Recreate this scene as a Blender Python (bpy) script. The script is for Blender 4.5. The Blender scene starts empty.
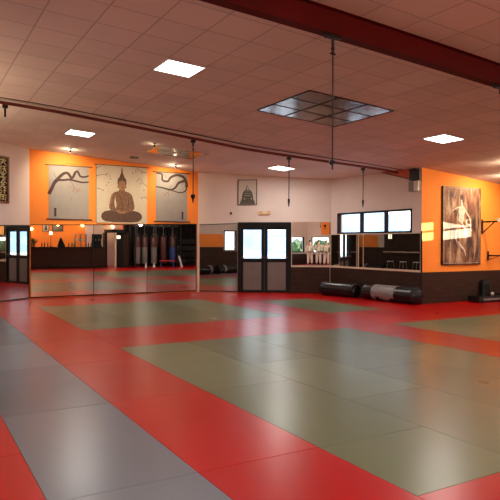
import bpy, bmesh, math, random
from mathutils import Vector, Matrix
random.seed(7)
SC = bpy.context.scene
C = SC.collection
PI = math.pi

# ------------------------------------------------------------------ camera, world, sun, exposure
cam_d = bpy.data.cameras.new('camera'); cam = bpy.data.objects.new('camera', cam_d); C.objects.link(cam)
cam.location = (0, 0, 1.57)
cam.rotation_euler = (PI/2 - 0.0114, -0.0024, -0.5235)
cam_d.sensor_width = 36; cam_d.lens = 593.5/500*36; cam_d.clip_start = 0.05; cam_d.clip_end = 300
SC.camera = cam
SC.view_settings.view_transform = 'Standard'; SC.view_settings.look = 'None'
SC.view_settings.gamma = 1; SC.view_settings.use_curve_mapping = False
SC.view_settings.exposure = 0.62
try:
    SC.cycles.max_bounces = 14; SC.cycles.glossy_bounces = 8; SC.cycles.diffuse_bounces = 5
    SC.cycles.transparent_max_bounces = 12
    SC.cycles.sample_clamp_indirect = 2.5; SC.cycles.blur_glossy = 1.0; SC.cycles.use_light_tree = True
    SC.cycles.use_denoising = True
    SC.cycles.caustics_reflective = True
except Exception: pass

W = bpy.data.worlds.new('sky'); SC.world = W; W.use_nodes = True
wn = W.node_tree.nodes; wl = W.node_tree.links
bg = wn['Background']
tc = wn.new('ShaderNodeTexCoord'); sp = wn.new('ShaderNodeSeparateXYZ'); cr = wn.new('ShaderNodeValToRGB')
wl.new(tc.outputs['Generated'], sp.inputs[0]); wl.new(sp.outputs['Z'], cr.inputs[0]); wl.new(cr.outputs[0], bg.inputs[0])
cr.color_ramp.elements[0].position = 0.0; cr.color_ramp.elements[0].color = (1.0, 0.98, 0.94, 1)
cr.color_ramp.elements[1].position = 0.5; cr.color_ramp.elements[1].color = (0.62, 0.8, 1.0, 1)
bg.inputs[1].default_value = 3.0

sun_d = bpy.data.lights.new('sun', 'SUN'); sun = bpy.data.objects.new('sun', sun_d); C.objects.link(sun)
sun.rotation_euler = Vector((-7, 7.15, -0.6)).to_track_quat('-Z', 'Y').to_euler()
sun.location = (30, 0, 8)
sun_d.energy = 12.0; sun_d.angle = 0.004; sun_d.color = (1.0, 0.86, 0.6)
LAMP = 36.0          # ceiling panels, watts each
SPOT = 2.6

# ------------------------------------------------------------------ materials
def newmat(name):
    m = bpy.data.materials.new(name); m.use_nodes = True
    return m, m.node_tree.nodes, m.node_tree.links, m.node_tree.nodes['Principled BSDF']
def mat(name, col, rough=0.6, metal=0.0, spec=0.5, noise=0.06, scale=8.0, bump=0.0, bscale=60, coat=0.0):
    m, n, l, b = newmat(name)
    b.inputs['Roughness'].default_value = rough; b.inputs['Metallic'].default_value = metal
    b.inputs['Specular IOR Level'].default_value = spec
    b.inputs['Coat Weight'].default_value = coat
    t = n.new('ShaderNodeTexCoord'); nz = n.new('ShaderNodeTexNoise'); nz.inputs['Scale'].default_value = scale; nz.inputs['Detail'].default_value = 4
    l.new(t.outputs['Object'], nz.inputs['Vector'])
    r = n.new('ShaderNodeValToRGB'); l.new(nz.outputs[0], r.inputs[0])
    r.color_ramp.elements[0].position = 0.3; r.color_ramp.elements[1].position = 0.7
    r.color_ramp.elements[0].color = tuple(max(0, c*(1-noise)) for c in col)+(1,)
    r.color_ramp.elements[1].color = tuple(min(1, c*(1+noise)) for c in col)+(1,)
    l.new(r.outputs[0], b.inputs['Base Color'])
    if bump:
        n2 = n.new('ShaderNodeTexNoise'); n2.inputs['Scale'].default_value = bscale; l.new(t.outputs['Object'], n2.inputs['Vector'])
        bp = n.new('ShaderNodeBump'); bp.inputs['Strength'].default_value = bump; bp.inputs['Distance'].default_value = 0.01
        l.new(n2.outputs[0], bp.inputs['Height']); l.new(bp.outputs[0], b.inputs['Normal'])
    return m
def emis(name, col, strength):
    m, n, l, b = newmat(name)
    b.inputs['Base Color'].default_value = (*col, 1)
    b.inputs['Emission Color'].default_value = (*col, 1); b.inputs['Emission Strength'].default_value = strength
    m.cycles.emission_sampling = 'NONE'
    return m
def srgb(r, g, b):
    f = lambda c: ((c/255+0.055)/1.055)**2.4 if c > 10 else c/255/12.92
    return (f(r), f(g), f(b))

M = {}
M['white_wall'] = mat('painted_plaster', (0.66, 0.55, 0.50), 0.8, noise=0.03, scale=1.5, bump=0.1)
M['orange_wall'] = mat('orange_paint', (0.86, 0.24, 0.022), 0.7, noise=0.04, scale=1.2, bump=0.08)
M['black_wood'] = mat('black_frame_paint', (0.009, 0.008, 0.008), 0.5, spec=0.15)
M['dark_metal'] = mat('dark_metal', (0.02, 0.018, 0.02), 0.4, 0.6)
M['grey_metal'] = mat('grey_metal', (0.3, 0.3, 0.3), 0.35, 0.8)
M['cream'] = mat('cream_trim', (0.62, 0.48, 0.36), 0.5)
M['red_steel'] = mat('dark_red_steel_paint', (0.085, 0.003, 0.003), 0.6, noise=0.15, scale=2, spec=0.12)
M['rail_red'] = mat('rust_red_paint', (0.14, 0.02, 0.015), 0.5)
M['rust_panel'] = mat('orange_red_painted_board', (0.55, 0.10, 0.04), 0.6)
M['rope'] = mat('black_rope', (0.015, 0.012, 0.012), 0.7)
M['leather'] = mat('black_vinyl_leather', (0.007, 0.007, 0.009), 0.25, spec=0.35, bump=0.25, bscale=14)
M['greyband'] = mat('grey_vinyl_band', (0.20, 0.17, 0.17), 0.4, noise=0.3, scale=20)
M['grey_bag'] = mat('grey_canvas', (0.17, 0.16, 0.17), 0.6)
M['maroon_bag'] = mat('maroon_vinyl', (0.07, 0.02, 0.018), 0.45)
M['blue_bag'] = mat('blue_vinyl', (0.03, 0.07, 0.25), 0.4)
M['red_vinyl'] = mat('red_vinyl', (0.45, 0.02, 0.02), 0.4)
M['beige_plastic'] = mat('beige_plastic', (0.55, 0.50, 0.42), 0.5)
M['beige_dark'] = mat('grey_plastic', (0.16, 0.13, 0.12), 0.5)
M['amber_plastic'] = mat('amber_plastic', (0.62, 0.36, 0.16), 0.4)
M['silk'] = mat('grey_scroll_cloth', (0.28, 0.26, 0.25), 0.8, noise=0.05, scale=5, bump=0.1)
M['silk_cream'] = mat('cream_scroll_cloth', (0.50, 0.44, 0.35), 0.8, noise=0.05, scale=5, bump=0.1)
M['ink'] = mat('brown_ink', (0.05, 0.024, 0.024), 0.8, noise=0.3, scale=25)
M['ink_faint'] = mat('thin_brown_ink', (0.16, 0.09, 0.07), 0.8)
M['blossom'] = mat('red_blossom_ink', (0.42, 0.08, 0.06), 0.8)
M['statue'] = mat('bronze_brown_print', (0.16, 0.08, 0.042), 0.8, noise=0.45, scale=30)
M['statue_dark'] = mat('dark_bronze_print', (0.085, 0.042, 0.03), 0.8, noise=0.5, scale=38)
M['statue_light'] = mat('light_bronze_print', (0.24, 0.125, 0.065), 0.8, noise=0.35, scale=30)
M['paper'] = mat('grey_green_paper', (0.50, 0.44, 0.37), 0.6)
M['tower_ink'] = mat('dark_green_ink', (0.07, 0.065, 0.05), 0.7, noise=0.5, scale=40)
M['gold'] = mat('pale_gold_lettering', (0.60, 0.50, 0.22), 0.5)
M['wood'] = mat('brown_wood', (0.20, 0.09, 0.04), 0.5, noise=0.3, scale=6)
M['bottle_green'] = mat('green_glass', (0.03, 0.10, 0.04), 0.15)
M['bottle_brown'] = mat('brown_glass', (0.12, 0.05, 0.015), 0.15)
M['leaf'] = mat('leaf_green', (0.05, 0.12, 0.03), 0.6, noise=0.4, scale=12)
M['foliage_out'] = mat('hedge_green', (0.08, 0.14, 0.05), 0.8, noise=0.6, scale=3)
M['hill_out'] = mat('pale_blue_green_hillside', (0.40, 0.52, 0.64), 0.9, noise=0.25, scale=0.25)  # distance haze is mixed into the hillside colour
M['ground_out'] = mat('pale_concrete', (0.80, 0.80, 0.80), 0.8)
M['white_paint'] = mat('white_paint', (0.75, 0.75, 0.75), 0.5)
M['cotton'] = mat('white_cotton', (0.82, 0.78, 0.72), 0.9, noise=0.05, scale=10)
M['skin'] = mat('skin', (0.50, 0.28, 0.19), 0.6, noise=0.05)
M['hair'] = mat('dark_hair', (0.02, 0.013, 0.01), 0.6)
M['belt'] = mat('black_belt', (0.015, 0.015, 0.02), 0.7)
M['door_panel'] = mat('grey_brown_door_panel', (0.13, 0.105, 0.10), 0.4, noise=0.08, scale=4)
M['lamp'] = emis('ceiling_panel_light', (1.0, 0.95, 0.88), 6)
M['globe'] = emis('warm_opal_globe', (1.0, 0.80, 0.60), 6)
M['bulb'] = emis('warm_bulb', (1.0, 0.42, 0.14), 14)
M['bulb_yellow'] = emis('yellow_bulb', (1.0, 0.75, 0.4), 10)
M['exit_lit'] = emis('lit_cream_sign', (1.0, 0.85, 0.6), 2.2)

# mirror glass
m, n, l, b = newmat('mirror_glass')
b.inputs['Metallic'].default_value = 1; b.inputs['Roughness'].default_value = 0.0
b.inputs['Base Color'].default_value = (0.66, 0.67, 0.63, 1); M['mirror'] = m
m, n, l, b = newmat('ceiling_mirror_panel')
b.inputs['Metallic'].default_value = 1; b.inputs['Roughness'].default_value = 0.2
b.inputs['Base Color'].default_value = (0.26, 0.20, 0.18, 1); M['ceil_mirror'] = m
t = n.new('ShaderNodeTexCoord'); nz = n.new('ShaderNodeTexNoise'); nz.inputs['Scale'].default_value = 2.2
bp = n.new('ShaderNodeBump'); bp.inputs['Strength'].default_value = 0.35; bp.inputs['Distance'].default_value = 0.02
l.new(t.outputs['Object'], nz.inputs['Vector']); l.new(nz.outputs[0], bp.inputs['Height']); l.new(bp.outputs[0], b.inputs['Normal'])
# clear glass
m, n, l, b = newmat('window_glass')
for x in list(n):
    if x.type != 'OUTPUT_MATERIAL': n.remove(x)
tr = n.new('ShaderNodeBsdfTransparent'); gl = n.new('ShaderNodeBsdfGlossy'); gl.inputs['Roughness'].default_value = 0.02
mx = n.new('ShaderNodeMixShader'); mx.inputs[0].default_value = 0.06
tr.inputs[0].default_value = (0.95, 0.98, 1.0, 1)
l.new(tr.outputs[0], mx.inputs[1]); l.new(gl.outputs[0], mx.inputs[2])
l.new(mx.outputs[0], [x for x in n if x.type == 'OUTPUT_MATERIAL'][0].inputs[0]); M['glass'] = m

def mat_mat(name, rough):          # vinyl mat surface; colour per mat from attribute
    m, n, l, b = newmat(name)
    a = n.new('ShaderNodeAttribute'); a.attribute_name = 'mat_colour'
    t = n.new('ShaderNodeTexCoord')
    nz = n.new('ShaderNodeTexNoise'); nz.inputs['Scale'].default_value = 1.2; nz.inputs['Detail'].default_value = 1
    l.new(t.outputs['Object'], nz.inputs['Vector'])
    mp = n.new('ShaderNodeMapRange'); mp.inputs[3].default_value = 0.94; mp.inputs[4].default_value = 1.06
    l.new(nz.outputs[0], mp.inputs[0])
    mul = n.new('ShaderNodeVectorMath'); mul.operation = 'SCALE'
    l.new(a.outputs['Color'], mul.inputs[0]); l.new(mp.outputs[0], mul.inputs['Scale'])
    l.new(mul.outputs[0], b.inputs['Base Color'])
    n3 = n.new('ShaderNodeTexNoise'); n3.inputs['Scale'].default_value = 1.5; n3.inputs['Detail'].default_value = 1
    l.new(t.outputs['Object'], n3.inputs['Vector'])
    m3 = n.new('ShaderNodeMapRange'); m3.inputs[3].default_value = rough-0.03; m3.inputs[4].default_value = rough+0.03
    l.new(n3.outputs[0], m3.inputs[0]); l.new(m3.outputs[0], b.inputs['Roughness'])
    b.inputs['Specular IOR Level'].default_value = 0.26
    n4 = n.new('ShaderNodeTexNoise'); n4.inputs['Scale'].default_value = 1.6; n4.inputs['Detail'].default_value = 1
    l.new(t.outputs['Object'], n4.inputs['Vector'])
    bp = n.new('ShaderNodeBump'); bp.inputs['Strength'].default_value = 0.06; bp.inputs['Distance'].default_value = 0.01
    l.new(n4.outputs[0], bp.inputs['Height']); l.new(bp.outputs[0], b.inputs['Normal'])
    return m
M['judo_mat'] = mat_mat('judo_mat_vinyl', 0.29)

def mat_ceiling(name, col, seam):
    m, n, l, b = newmat(name)
    b.inputs['Roughness'].default_value = 0.75
    t = n.new('ShaderNodeTexCoord'); s = n.new('ShaderNodeSeparateXYZ'); l.new(t.outputs['Object'], s.inputs[0])
    def edge(out, off):
        a = n.new('ShaderNodeMath'); a.operation = 'ADD'; a.inputs[1].default_value = -off+60; l.new(out, a.inputs[0])
        d = n.new('ShaderNodeMath'); d.operation = 'PINGPONG'; d.inputs[1].default_value = 0.3; l.new(a.outputs[0], d.inputs[0])
        return d.outputs[0]
    ex, ey = edge(s.outputs['X'], 3.18), edge(s.outputs['Y'], 7.77)
    mn = n.new('ShaderNodeMath'); mn.operation = 'MINIMUM'; l.new(ex, mn.inputs[0]); l.new(ey, mn.inputs[1])
    mr = n.new('ShaderNodeMapRange'); mr.inputs[1].default_value = 0.002; mr.inputs[2].default_value = 0.014
    l.new(mn.outputs[0], mr.inputs[0])
    def cell(out, off):
        a = n.new('ShaderNodeMath'); a.operation = 'MULTIPLY_ADD'; a.inputs[1].default_value = 1/0.6; a.inputs[2].default_value = (60-off)/0.6; l.new(out, a.inputs[0])
        f = n.new('ShaderNodeMath'); f.operation = 'FLOOR'; l.new(a.outputs[0], f.inputs[0]); return f.outputs[0]
    cb = n.new('ShaderNodeCombineXYZ'); l.new(cell(s.outputs['X'], 3.18), cb.inputs[0]); l.new(cell(s.outputs['Y'], 7.77), cb.inputs[1])
    wnz = n.new('ShaderNodeTexWhiteNoise'); l.new(cb.outputs[0], wnz.inputs[0])
    nz = n.new('ShaderNodeTexNoise'); nz.inputs['Scale'].default_value = 1.3; nz.inputs['Detail'].default_value = 5; l.new(t.outputs['Object'], nz.inputs['Vector'])
    av = n.new('ShaderNodeMath'); av.operation = 'MULTIPLY_ADD'; av.inputs[1].default_value = 0.5; l.new(wnz.outputs[0], av.inputs[0]); l.new(nz.outputs[0], av.inputs[2])
    tone = n.new('ShaderNodeMapRange'); tone.inputs[1].default_value = 0.3; tone.inputs[2].default_value = 1.2; tone.inputs[3].default_value = 0.88; tone.inputs[4].default_value = 1.08
    l.new(av.outputs[0], tone.inputs[0])
    base = n.new('ShaderNodeMix'); base.data_type = 'RGBA'
    base.inputs['A'].default_value = (*[c*seam for c in col], 1); base.inputs['B'].default_value = (*col, 1)
    l.new(mr.outputs[0], base.inputs['Factor'])
    mul = n.new('ShaderNodeVectorMath'); mul.operation = 'SCALE'; l.new(base.outputs['Result'], mul.inputs[0]); l.new(tone.outputs[0], mul.inputs['Scale'])
    l.new(mul.outputs[0], b.inputs['Base Color'])
    bp = n.new('ShaderNodeBump'); bp.inputs['Strength'].default_value = 0.15; bp.inputs['Distance'].default_value = 0.01
    l.new(mr.outputs[0], bp.inputs['Height']); l.new(bp.outputs[0], b.inputs['Normal'])
    return m
M['ceil_tile'] = mat_ceiling('ceiling_tiles', (0.74, 0.62, 0.57), 0.58)
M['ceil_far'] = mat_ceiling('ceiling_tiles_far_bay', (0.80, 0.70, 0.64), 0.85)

def mat_planks(name, col, h=0.14):
    m, n, l, b = newmat(name)
    b.inputs['Roughness'].default_value = 0.55; b.inputs['Specular IOR Level'].default_value = 0.15
    t = n.new('ShaderNodeTexCoord'); s = n.new('ShaderNodeSeparateXYZ'); l.new(t.outputs['Object'], s.inputs[0])
    a = n.new('ShaderNodeMath'); a.operation = 'PINGPONG'; a.inputs[1].default_value = h/2; l.new(s.outputs['Z'], a.inputs[0])
    mr = n.new('ShaderNodeMapRange'); mr.inputs[1].default_value = 0.001; mr.inputs[2].default_value = 0.006; l.new(a.outputs[0], mr.inputs[0])
    nz = n.new('ShaderNodeTexNoise'); nz.inputs['Scale'].default_value = 4; nz.inputs['Detail'].default_value = 6
    mp = n.new('ShaderNodeMapping'); mp.inputs['Scale'].default_value = (0.6, 0.6, 9); l.new(t.outputs['Object'], mp.inputs[0]); l.new(mp.outputs[0], nz.inputs['Vector'])
    r = n.new('ShaderNodeValToRGB'); l.new(nz.outputs[0], r.inputs[0])
    r.color_ramp.elements[0].position = 0.3; r.color_ramp.elements[0].color = (*[c*0.6 for c in col], 1)
    r.color_ramp.elements[1].position = 0.75; r.color_ramp.elements[1].color = (*[min(1, c*1.5) for c in col], 1)
    mx = n.new('ShaderNodeMix'); mx.data_type = 'RGBA'; mx.inputs['A'].default_value = (0.006, 0.004, 0.004, 1)
    l.new(mr.outputs[0], mx.inputs['Factor']); l.new(r.outputs[0], mx.inputs['B']); l.new(mx.outputs['Result'], b.inputs['Base Color'])
    bp = n.new('ShaderNodeBump'); bp.inputs['Strength'].default_value = 0.6; bp.inputs['Distance'].default_value = 0.01
    l.new(mr.outputs[0], bp.inputs['Height']); l.new(bp.outputs[0], b.inputs['Normal'])
    return m
M['planks'] = mat_planks('dark_wood_planks', (0.036, 0.015, 0.010))

def mat_canvas():
    m, n, l, b = newmat('brown_streaked_canvas')
    b.inputs['Roughness'].default_value = 0.6
    t = n.new('ShaderNodeTexCoord'); mp = n.new('ShaderNodeMapping'); mp.inputs['Scale'].default_value = (2.4, 1, 0.8)
    l.new(t.outputs['Object'], mp.inputs[0])
    nz = n.new('ShaderNodeTexNoise'); nz.inputs['Scale'].default_value = 2.2; nz.inputs['Detail'].default_value = 8; nz.inputs['Distortion'].default_value = 0.6
    l.new(mp.outputs[0], nz.inputs['Vector'])
    r = n.new('ShaderNodeValToRGB'); l.new(nz.outputs[0], r.inputs[0]); e = r.color_ramp.elements
    e[0].position = 0.38; e[0].color = (0.035, 0.013, 0.009, 1)
    e[1].position = 0.68; e[1].color = (0.42, 0.28, 0.18, 1)
    x = e.new(0.48); x.color = (0.15, 0.055, 0.025, 1)
    x = e.new(0.56); x.color = (0.25, 0.12, 0.065, 1)
    l.new(r.outputs[0], b.inputs['Base Color'])
    return m
M['canvas'] = mat_canvas()
M['paint_white'] = mat('white_brush_paint', (0.56, 0.46, 0.38), 0.6, noise=0.4, scale=18)
M['paint_grey'] = mat('grey_brush_paint', (0.32, 0.21, 0.15), 0.6, noise=0.5, scale=18)
M['paint_red'] = mat('red_brush_paint', (0.35, 0.06, 0.03), 0.6, noise=0.3, scale=30)

# ------------------------------------------------------------------ helpers
def tag(o, label=None, cat=None, group=None, kind=None):
    if label: o['label'] = label
    if cat: o['category'] = cat
    if group: o['group'] = group
    if kind: o['kind'] = kind
    return o
def empty(name, loc, rz=0, label=None, cat=None, group=None):
    o = bpy.data.objects.new(name, None); C.objects.link(o); o.empty_display_size = 0.1
    o.location = loc; o.rotation_euler = (0, 0, rz)
    return tag(o, label, cat, group)
class MB:
    def __init__(s): s.b = bmesh.new()
    def box(s, x0, x1, y0, y1, z0, z1, bev=0):
        v = [s.b.verts.new((x, y, z)) for x in (x0, x1) for y in (y0, y1) for z in (z0, z1)]
        fs = [s.b.faces.new([v[i] for i in f]) for f in ((0,1,3,2),(4,6,7,5),(0,4,5,1),(2,3,7,6),(0,2,6,4),(1,5,7,3))]
        if bev:
            es = list({e for f in fs for e in f.edges})
            bmesh.ops.bevel(s.b, geom=es, offset=bev, segments=2, affect='EDGES', profile=0.7)
        return s
    def prism(s, poly, a0, a1, axis='y'):
        """poly of 2-D points extruded along axis; axis y: poly=(x,z); axis z: poly=(x,y); axis x: poly=(y,z)"""
        def P(p, a):
            return {'y': (p[0], a, p[1]), 'z': (p[0], p[1], a), 'x': (a, p[0], p[1])}[axis]
        A = [s.b.verts.new(P(p, a0)) for p in poly]; B = [s.b.verts.new(P(p, a1)) for p in poly]
        n = len(poly)
        s.b.faces.new(A[::-1]); s.b.faces.new(B)
        for i in range(n): s.b.faces.new((A[i], A[(i+1) % n], B[(i+1) % n], B[i]))
        return s
    def tube(s, pts, r, seg=10, cap=True):
        pts = [Vector(p) for p in pts]
        rs = r if isinstance(r, (list, tuple)) else [r]*len(pts)
        rings = []
        d0 = (pts[1]-pts[0]).normalized(); up = Vector((0, 0, 1)) if abs(d0.z) < 0.9 else Vector((1, 0, 0))
        for i, p in enumerate(pts):
            d = (pts[min(i+1, len(pts)-1)]-pts[max(i-1, 0)]).normalized()
            a = d.cross(up)
            if a.length < 1e-3: a = d.cross(Vector((0, 1, 0)))
            a.normalize(); c = a.cross(d)
            rings.append([s.b.verts.new(p+(a*math.cos(2*PI*k/seg)+c*math.sin(2*PI*k/seg))*rs[i]) for k in range(seg)])
        for i in range(len(rings)-1):
            for k in range(seg): s.b.faces.new((rings[i][k], rings[i][(k+1) % seg], rings[i+1][(k+1) % seg], rings[i+1][k]))
        if cap: s.b.faces.new(rings[0][::-1]); s.b.faces.new(rings[-1])
        return s
    def lathe(s, prof, seg=20, c=(0, 0, 0), axis='z'):
        pts = []
        for r, h in prof: pts.append((c[0], c[1], c[2]+h) if axis == 'z' else ((c[0]+h, c[1], c[2]) if axis == 'x' else (c[0], c[1]+h, c[2])))
        rings = []
        for (r, h), p in zip(prof, pts):
            ring = []
            for k in range(seg):
                a, b_ = math.cos(2*PI*k/seg)*r, math.sin(2*PI*k/seg)*r
                q = {'z': (p[0]+a, p[1]+b_, p[2]), 'x': (p[0], p[1]+a, p[2]+b_), 'y': (p[0]+a, p[1], p[2]+b_)}[axis]
                ring.append(s.b.verts.new(q))
            rings.append(ring)
        for i in range(len(rings)-1):
            for k in range(seg): s.b.faces.new((rings[i][k], rings[i][(k+1) % seg], rings[i+1][(k+1) % seg], rings[i+1][k]))
        s.b.faces.new(rings[0][::-1]); s.b.faces.new(rings[-1])
        return s
    def ball(s, c, r, u=14, v=8):
        m = Matrix.Translation(c)
        if isinstance(r, (tuple, list)): m = m @ Matrix.Diagonal((*r, 1))
        else: m = m @ Matrix.Scale(r, 4)
        bmesh.ops.create_uvsphere(s.b, u_segments=u, v_segments=v, radius=1, matrix=m); return s
    def stroke(s, pts, ws, y, th=0.002):
        """flat brush stroke printed on a sheet in the local xz plane; y is the sheet's room face"""
        pts = [Vector((p[0], p[1])) for p in pts]; n = len(pts)
        ws = ws if isinstance(ws, (list, tuple)) else [ws]*n
        L, R = [], []
        for i, p in enumerate(pts):
            d = (pts[min(i+1, n-1)]-pts[max(i-1, 0)]).normalized(); q = Vector((-d.y, d.x))*ws[i]/2
            L.append(p+q); R.append(p-q)
        for i in range(n-1):
            poly = [L[i], L[i+1], R[i+1], R[i]]
            s.prism([(p.x, p.y) for p in poly], y-th, y, 'y')
        return s
    def build(s, name, m, parent=None, smooth=False, loc=None, rz=None, keep=False):
        bmesh.ops.recalc_face_normals(s.b, faces=s.b.faces)
        me = bpy.data.meshes.new(name); s.b.to_mesh(me); s.b.free()
        for x in (m if isinstance(m, list) else [m]): me.materials.append(x)
        if smooth:
            for p in me.polygons: p.use_smooth = True
            try: me.set_sharp_from_angle(angle=math.radians(40))
            except Exception: pass
        o = bpy.data.objects.new(name, me); C.objects.link(o)
        if parent: o.parent = parent
        if loc: o.location = loc
        if rz is not None: o.rotation_euler = (0, 0, rz)
        return o
def copy_tree(o, parent=None, loc=None, label=None, rz=None):
    c = o.copy(); C.objects.link(c); c.parent = parent
    for ch in list(o.children): copy_tree(ch, c)
    if loc is not None: c.location = loc
    if label: c['label'] = label
    if rz is not None: c.rotation_euler = (0, 0, rz)
    return c
def smooth_pts(pts, k=4):
    out = []
    n = len(pts)
    for i in range(n-1):
        p0, p1, p2, p3 = pts[max(i-1, 0)], pts[i], pts[i+1], pts[min(i+2, n-1)]
        for j in range(k):
            t = j/k
            out.append(tuple(0.5*((2*b)+(-a+c)*t+(2*a-5*b+4*c-d)*t*t+(-a+3*b-3*c+d)*t**3) for a, b, c, d in zip(p0, p1, p2, p3)))
    out.append(tuple(pts[-1])); return out

# ------------------------------------------------------------------ room plan
LA, LB = (0.10, 15.29), (2.95, 17.42)         # left chamfer (runs to the corner LB)
MC = (8.12, 17.42)                              # corner between mirror wall and door wall
DE = (11.53, 14.90)                             # corner between door wall and window wall
WE = (11.59, 11.15)                             # outer corner by the orange wall
RIGHT_X, BACK_Y, LEFT_X = 19.0, -5.5, -5.0
def zc(x): return 4.33-0.045*x-0.0018*x*x
RAIL_DROP = [(-5, 0.03), (2.4, 0.05), (3.3, 0.08), (5.5, 0.14), (6.9, 0.18), (8.3, 0.15), (9.3, 0.12), (10.9, 0.06), (19, 0.05)]
def rail_drop(x):
    for (a, u), (b_, v) in zip(RAIL_DROP[:-1], RAIL_DROP[1:]):
        if x <= b_: return u+(v-u)*(x-a)/(b_-a)
    return 0.05
def sag(x, y):
    t = (y-9.7)/2.3
    if t <= 0 or t > 1: return 0
    return max(0.0, rail_drop(x)-0.03)*t*t
def wall_frame(P, Q):
    d = Vector((Q[0]-P[0], Q[1]-P[1])); return math.atan2(d.y, d.x), d.length
rz_left, len_left = wall_frame(LA, LB)
rz_door, len_door = wall_frame(MC, DE)
rz_win, len_win = wall_frame(DE, WE)

def wall(name, P, Q, m, holes=(), T=0.2, z0=-0.05, ztop=None, kind='structure'):
    """wall from P to Q, room on the right hand side; holes = (s0, s1, z0, z1) along the wall"""
    rz, L = wall_frame(P, Q); u = Vector((math.cos(rz), math.sin(rz)))
    mb = MB()
    xs = sorted({0, L} | {h[0] for h in holes} | {h[1] for h in holes})
    xs2 = []
    for a, b_ in zip(xs[:-1], xs[1:]):
        k = max(1, int((b_-a)/1.5)); xs2 += [a+(b_-a)*i/k for i in range(k)]
    xs2.append(L)
    for a, b_ in zip(xs2[:-1], xs2[1:]):
        mid = (a+b_)/2
        cuts = sorted([(h[2], h[3]) for h in holes if h[0]-1e-6 <= mid <= h[1]+1e-6])
        ta = zc(P[0]+u.x*a)+0.04 if ztop is None else ztop; tb = zc(P[0]+u.x*b_)+0.04 if ztop is None else ztop
        z = z0
        for c0, c1 in cuts:
            if c0 > z+1e-4: mb.box(a, b_, 0, T, z, c0)
            z = c1
        mb.prism([(a, z), (b_, z), (b_, tb), (a, ta)], 0, T, 'y')
    o = mb.build(name, m, loc=(P[0], P[1], 0), rz=rz); tag(o, kind='structure')
    return o

# floor: judo mats clipped to the room outline
RED = (0.66, 0.030, 0.026); GREY = (0.385, 0.42, 0.315); GREY_DAYLIT = (0.39, 0.425, 0.475)  # left mats' grey has the bluish reflected daylight put into its colour
def colour_at(x, y):
    if x > 8.22:
        if x < 9.86 and 10.72 < y < 13.8: return GREY
        if x > 14.1 and 10.7 < y: return GREY
        if y < 8.68 and y > 2.66: return GREY
        return RED
    if x > 7.1: return RED
    if 0.73 < x < 1.72: return GREY_DAYLIT
    if -1.3 < x < 0.73: return RED
    if x <= -1.3: return GREY if y > 1.66 else RED
    if 1.72 <= x <= 2.74: return RED
    if y < 2.66: return RED
    if y < 8.66: return GREY
    if y < 10.67: return RED
    if y < 15.15: return GREY
    return RED
def clip(poly, p, q):
    """keep the part of poly on the right side of the line p->q"""
    out = []
    f = lambda a: (q[0]-p[0])*(a[1]-p[1])-(q[1]-p[1])*(a[0]-p[0])
    for i in range(len(poly)):
        a, b_ = poly[i], poly[(i+1) % len(poly)]; fa, fb = f(a), f(b_)
        if fa <= 0: out.append(a)
        if (fa < 0 < fb) or (fb < 0 < fa):
            t = fa/(fa-fb); out.append((a[0]+(b_[0]-a[0])*t, a[1]+(b_[1]-a[1])*t))
    return out
xb = [-5.0, -4.3, -3.3, -2.3, -1.3, -0.28, 0.73, 1.72, 2.74, 3.83, 4.92, 6.01, 7.1, 8.22, 9.04, 9.86, 10.9, 11.75, 12.9, 14.1, 15.1, 16.1, 17.1, 18.1, 19.0]
ybA = [-5.5, -4.34, -2.34, -0.34, 1.66, 2.66, 4.66, 6.66, 8.67, 10.69, 12.2, 13.8, 15.15, 17.42]
ybB = [-5.5, -3.34, -1.34, 0.66, 2.66, 3.66, 5.67, 7.67, 8.67, 9.69, 10.69, 11.7, 13.8, 15.15, 17.42]
fb = bmesh.new(); lay = fb.loops.layers.color.new('mat_colour')
for i in range(len(xb)-1):
    x0, x1 = xb[i], xb[i+1]
    if 0.7 < x0 < 1.8: yb = [-5.5, -4.34, -2.34, -0.34, 1.66, 3.68, 5.72, 7.78, 9.75, 11.72, 13.7, 15.6, 17.42]
    else: yb = ybA if i % 2 else ybB
    for y0, y1 in zip(yb[:-1], yb[1:]):
        g = 0.001
        poly = [(x0+g, y0+g), (x1-g, y0+g), (x1-g, y1-g), (x0+g, y1-g)]
        for P, Q in ((LA, LB), (MC, DE) if y0 < 17.3 else (MC, DE)):
            if P == MC and x1 < 8.0: continue
            if poly: poly = clip(poly, P, Q)
        if poly and x0 >= 11.0:
            if y0 >= 11.1: poly = clip(poly, DE, WE)
            elif x0 >= 11.7: poly = clip(poly, (11, 11.15), (20, 11.15))
        if x0 >= 11.7 and y0 >= 11.1: continue
        if poly and y0 >= 4.6: poly = clip(poly, (0.1, 0), (0.1, 30))
        if not poly or len(poly) < 3: continue
        c = colour_at((x0+x1)/2, (y0+y1)/2); v = random.uniform(0.93, 1.07) if c is not RED else random.uniform(0.96, 1.04)
        c = [k*v for k in c]
        cx = sum(p[0] for p in poly)/len(poly); cy = sum(p[1] for p in poly)/len(poly)
        B = [fb.verts.new((p[0], p[1], -0.006)) for p in poly]
        T = [fb.verts.new((p[0]+(0.002 if p[0] < cx else -0.002), p[1]+(0.002 if p[1] < cy else -0.002), 0)) for p in poly]
        fs = [fb.faces.new(T)]
        for k in range(len(poly)): fs.append(fb.faces.new((B[k], B[(k+1) % len(poly)], T[(k+1) % len(poly)], T[k])))
        for f in fs:
            for lp in f.loops: lp[lay] = (*c, 1)
bmesh.ops.recalc_face_normals(fb, faces=fb.faces)
me = bpy.data.meshes.new('floor'); fb.to_mesh(me); fb.free(); me.materials.append(M['judo_mat'])
o = bpy.data.objects.new('floor', me); C.objects.link(o); tag(o, 'red and grey judo mats laid edge to edge', kind='structure')
mb = MB()
OUT = [(-5, BACK_Y), (RIGHT_X, BACK_Y), (RIGHT_X, 11.15), WE, DE, MC, LB, LA, (0.1, 5.5), (-5, 5.5)]
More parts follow.
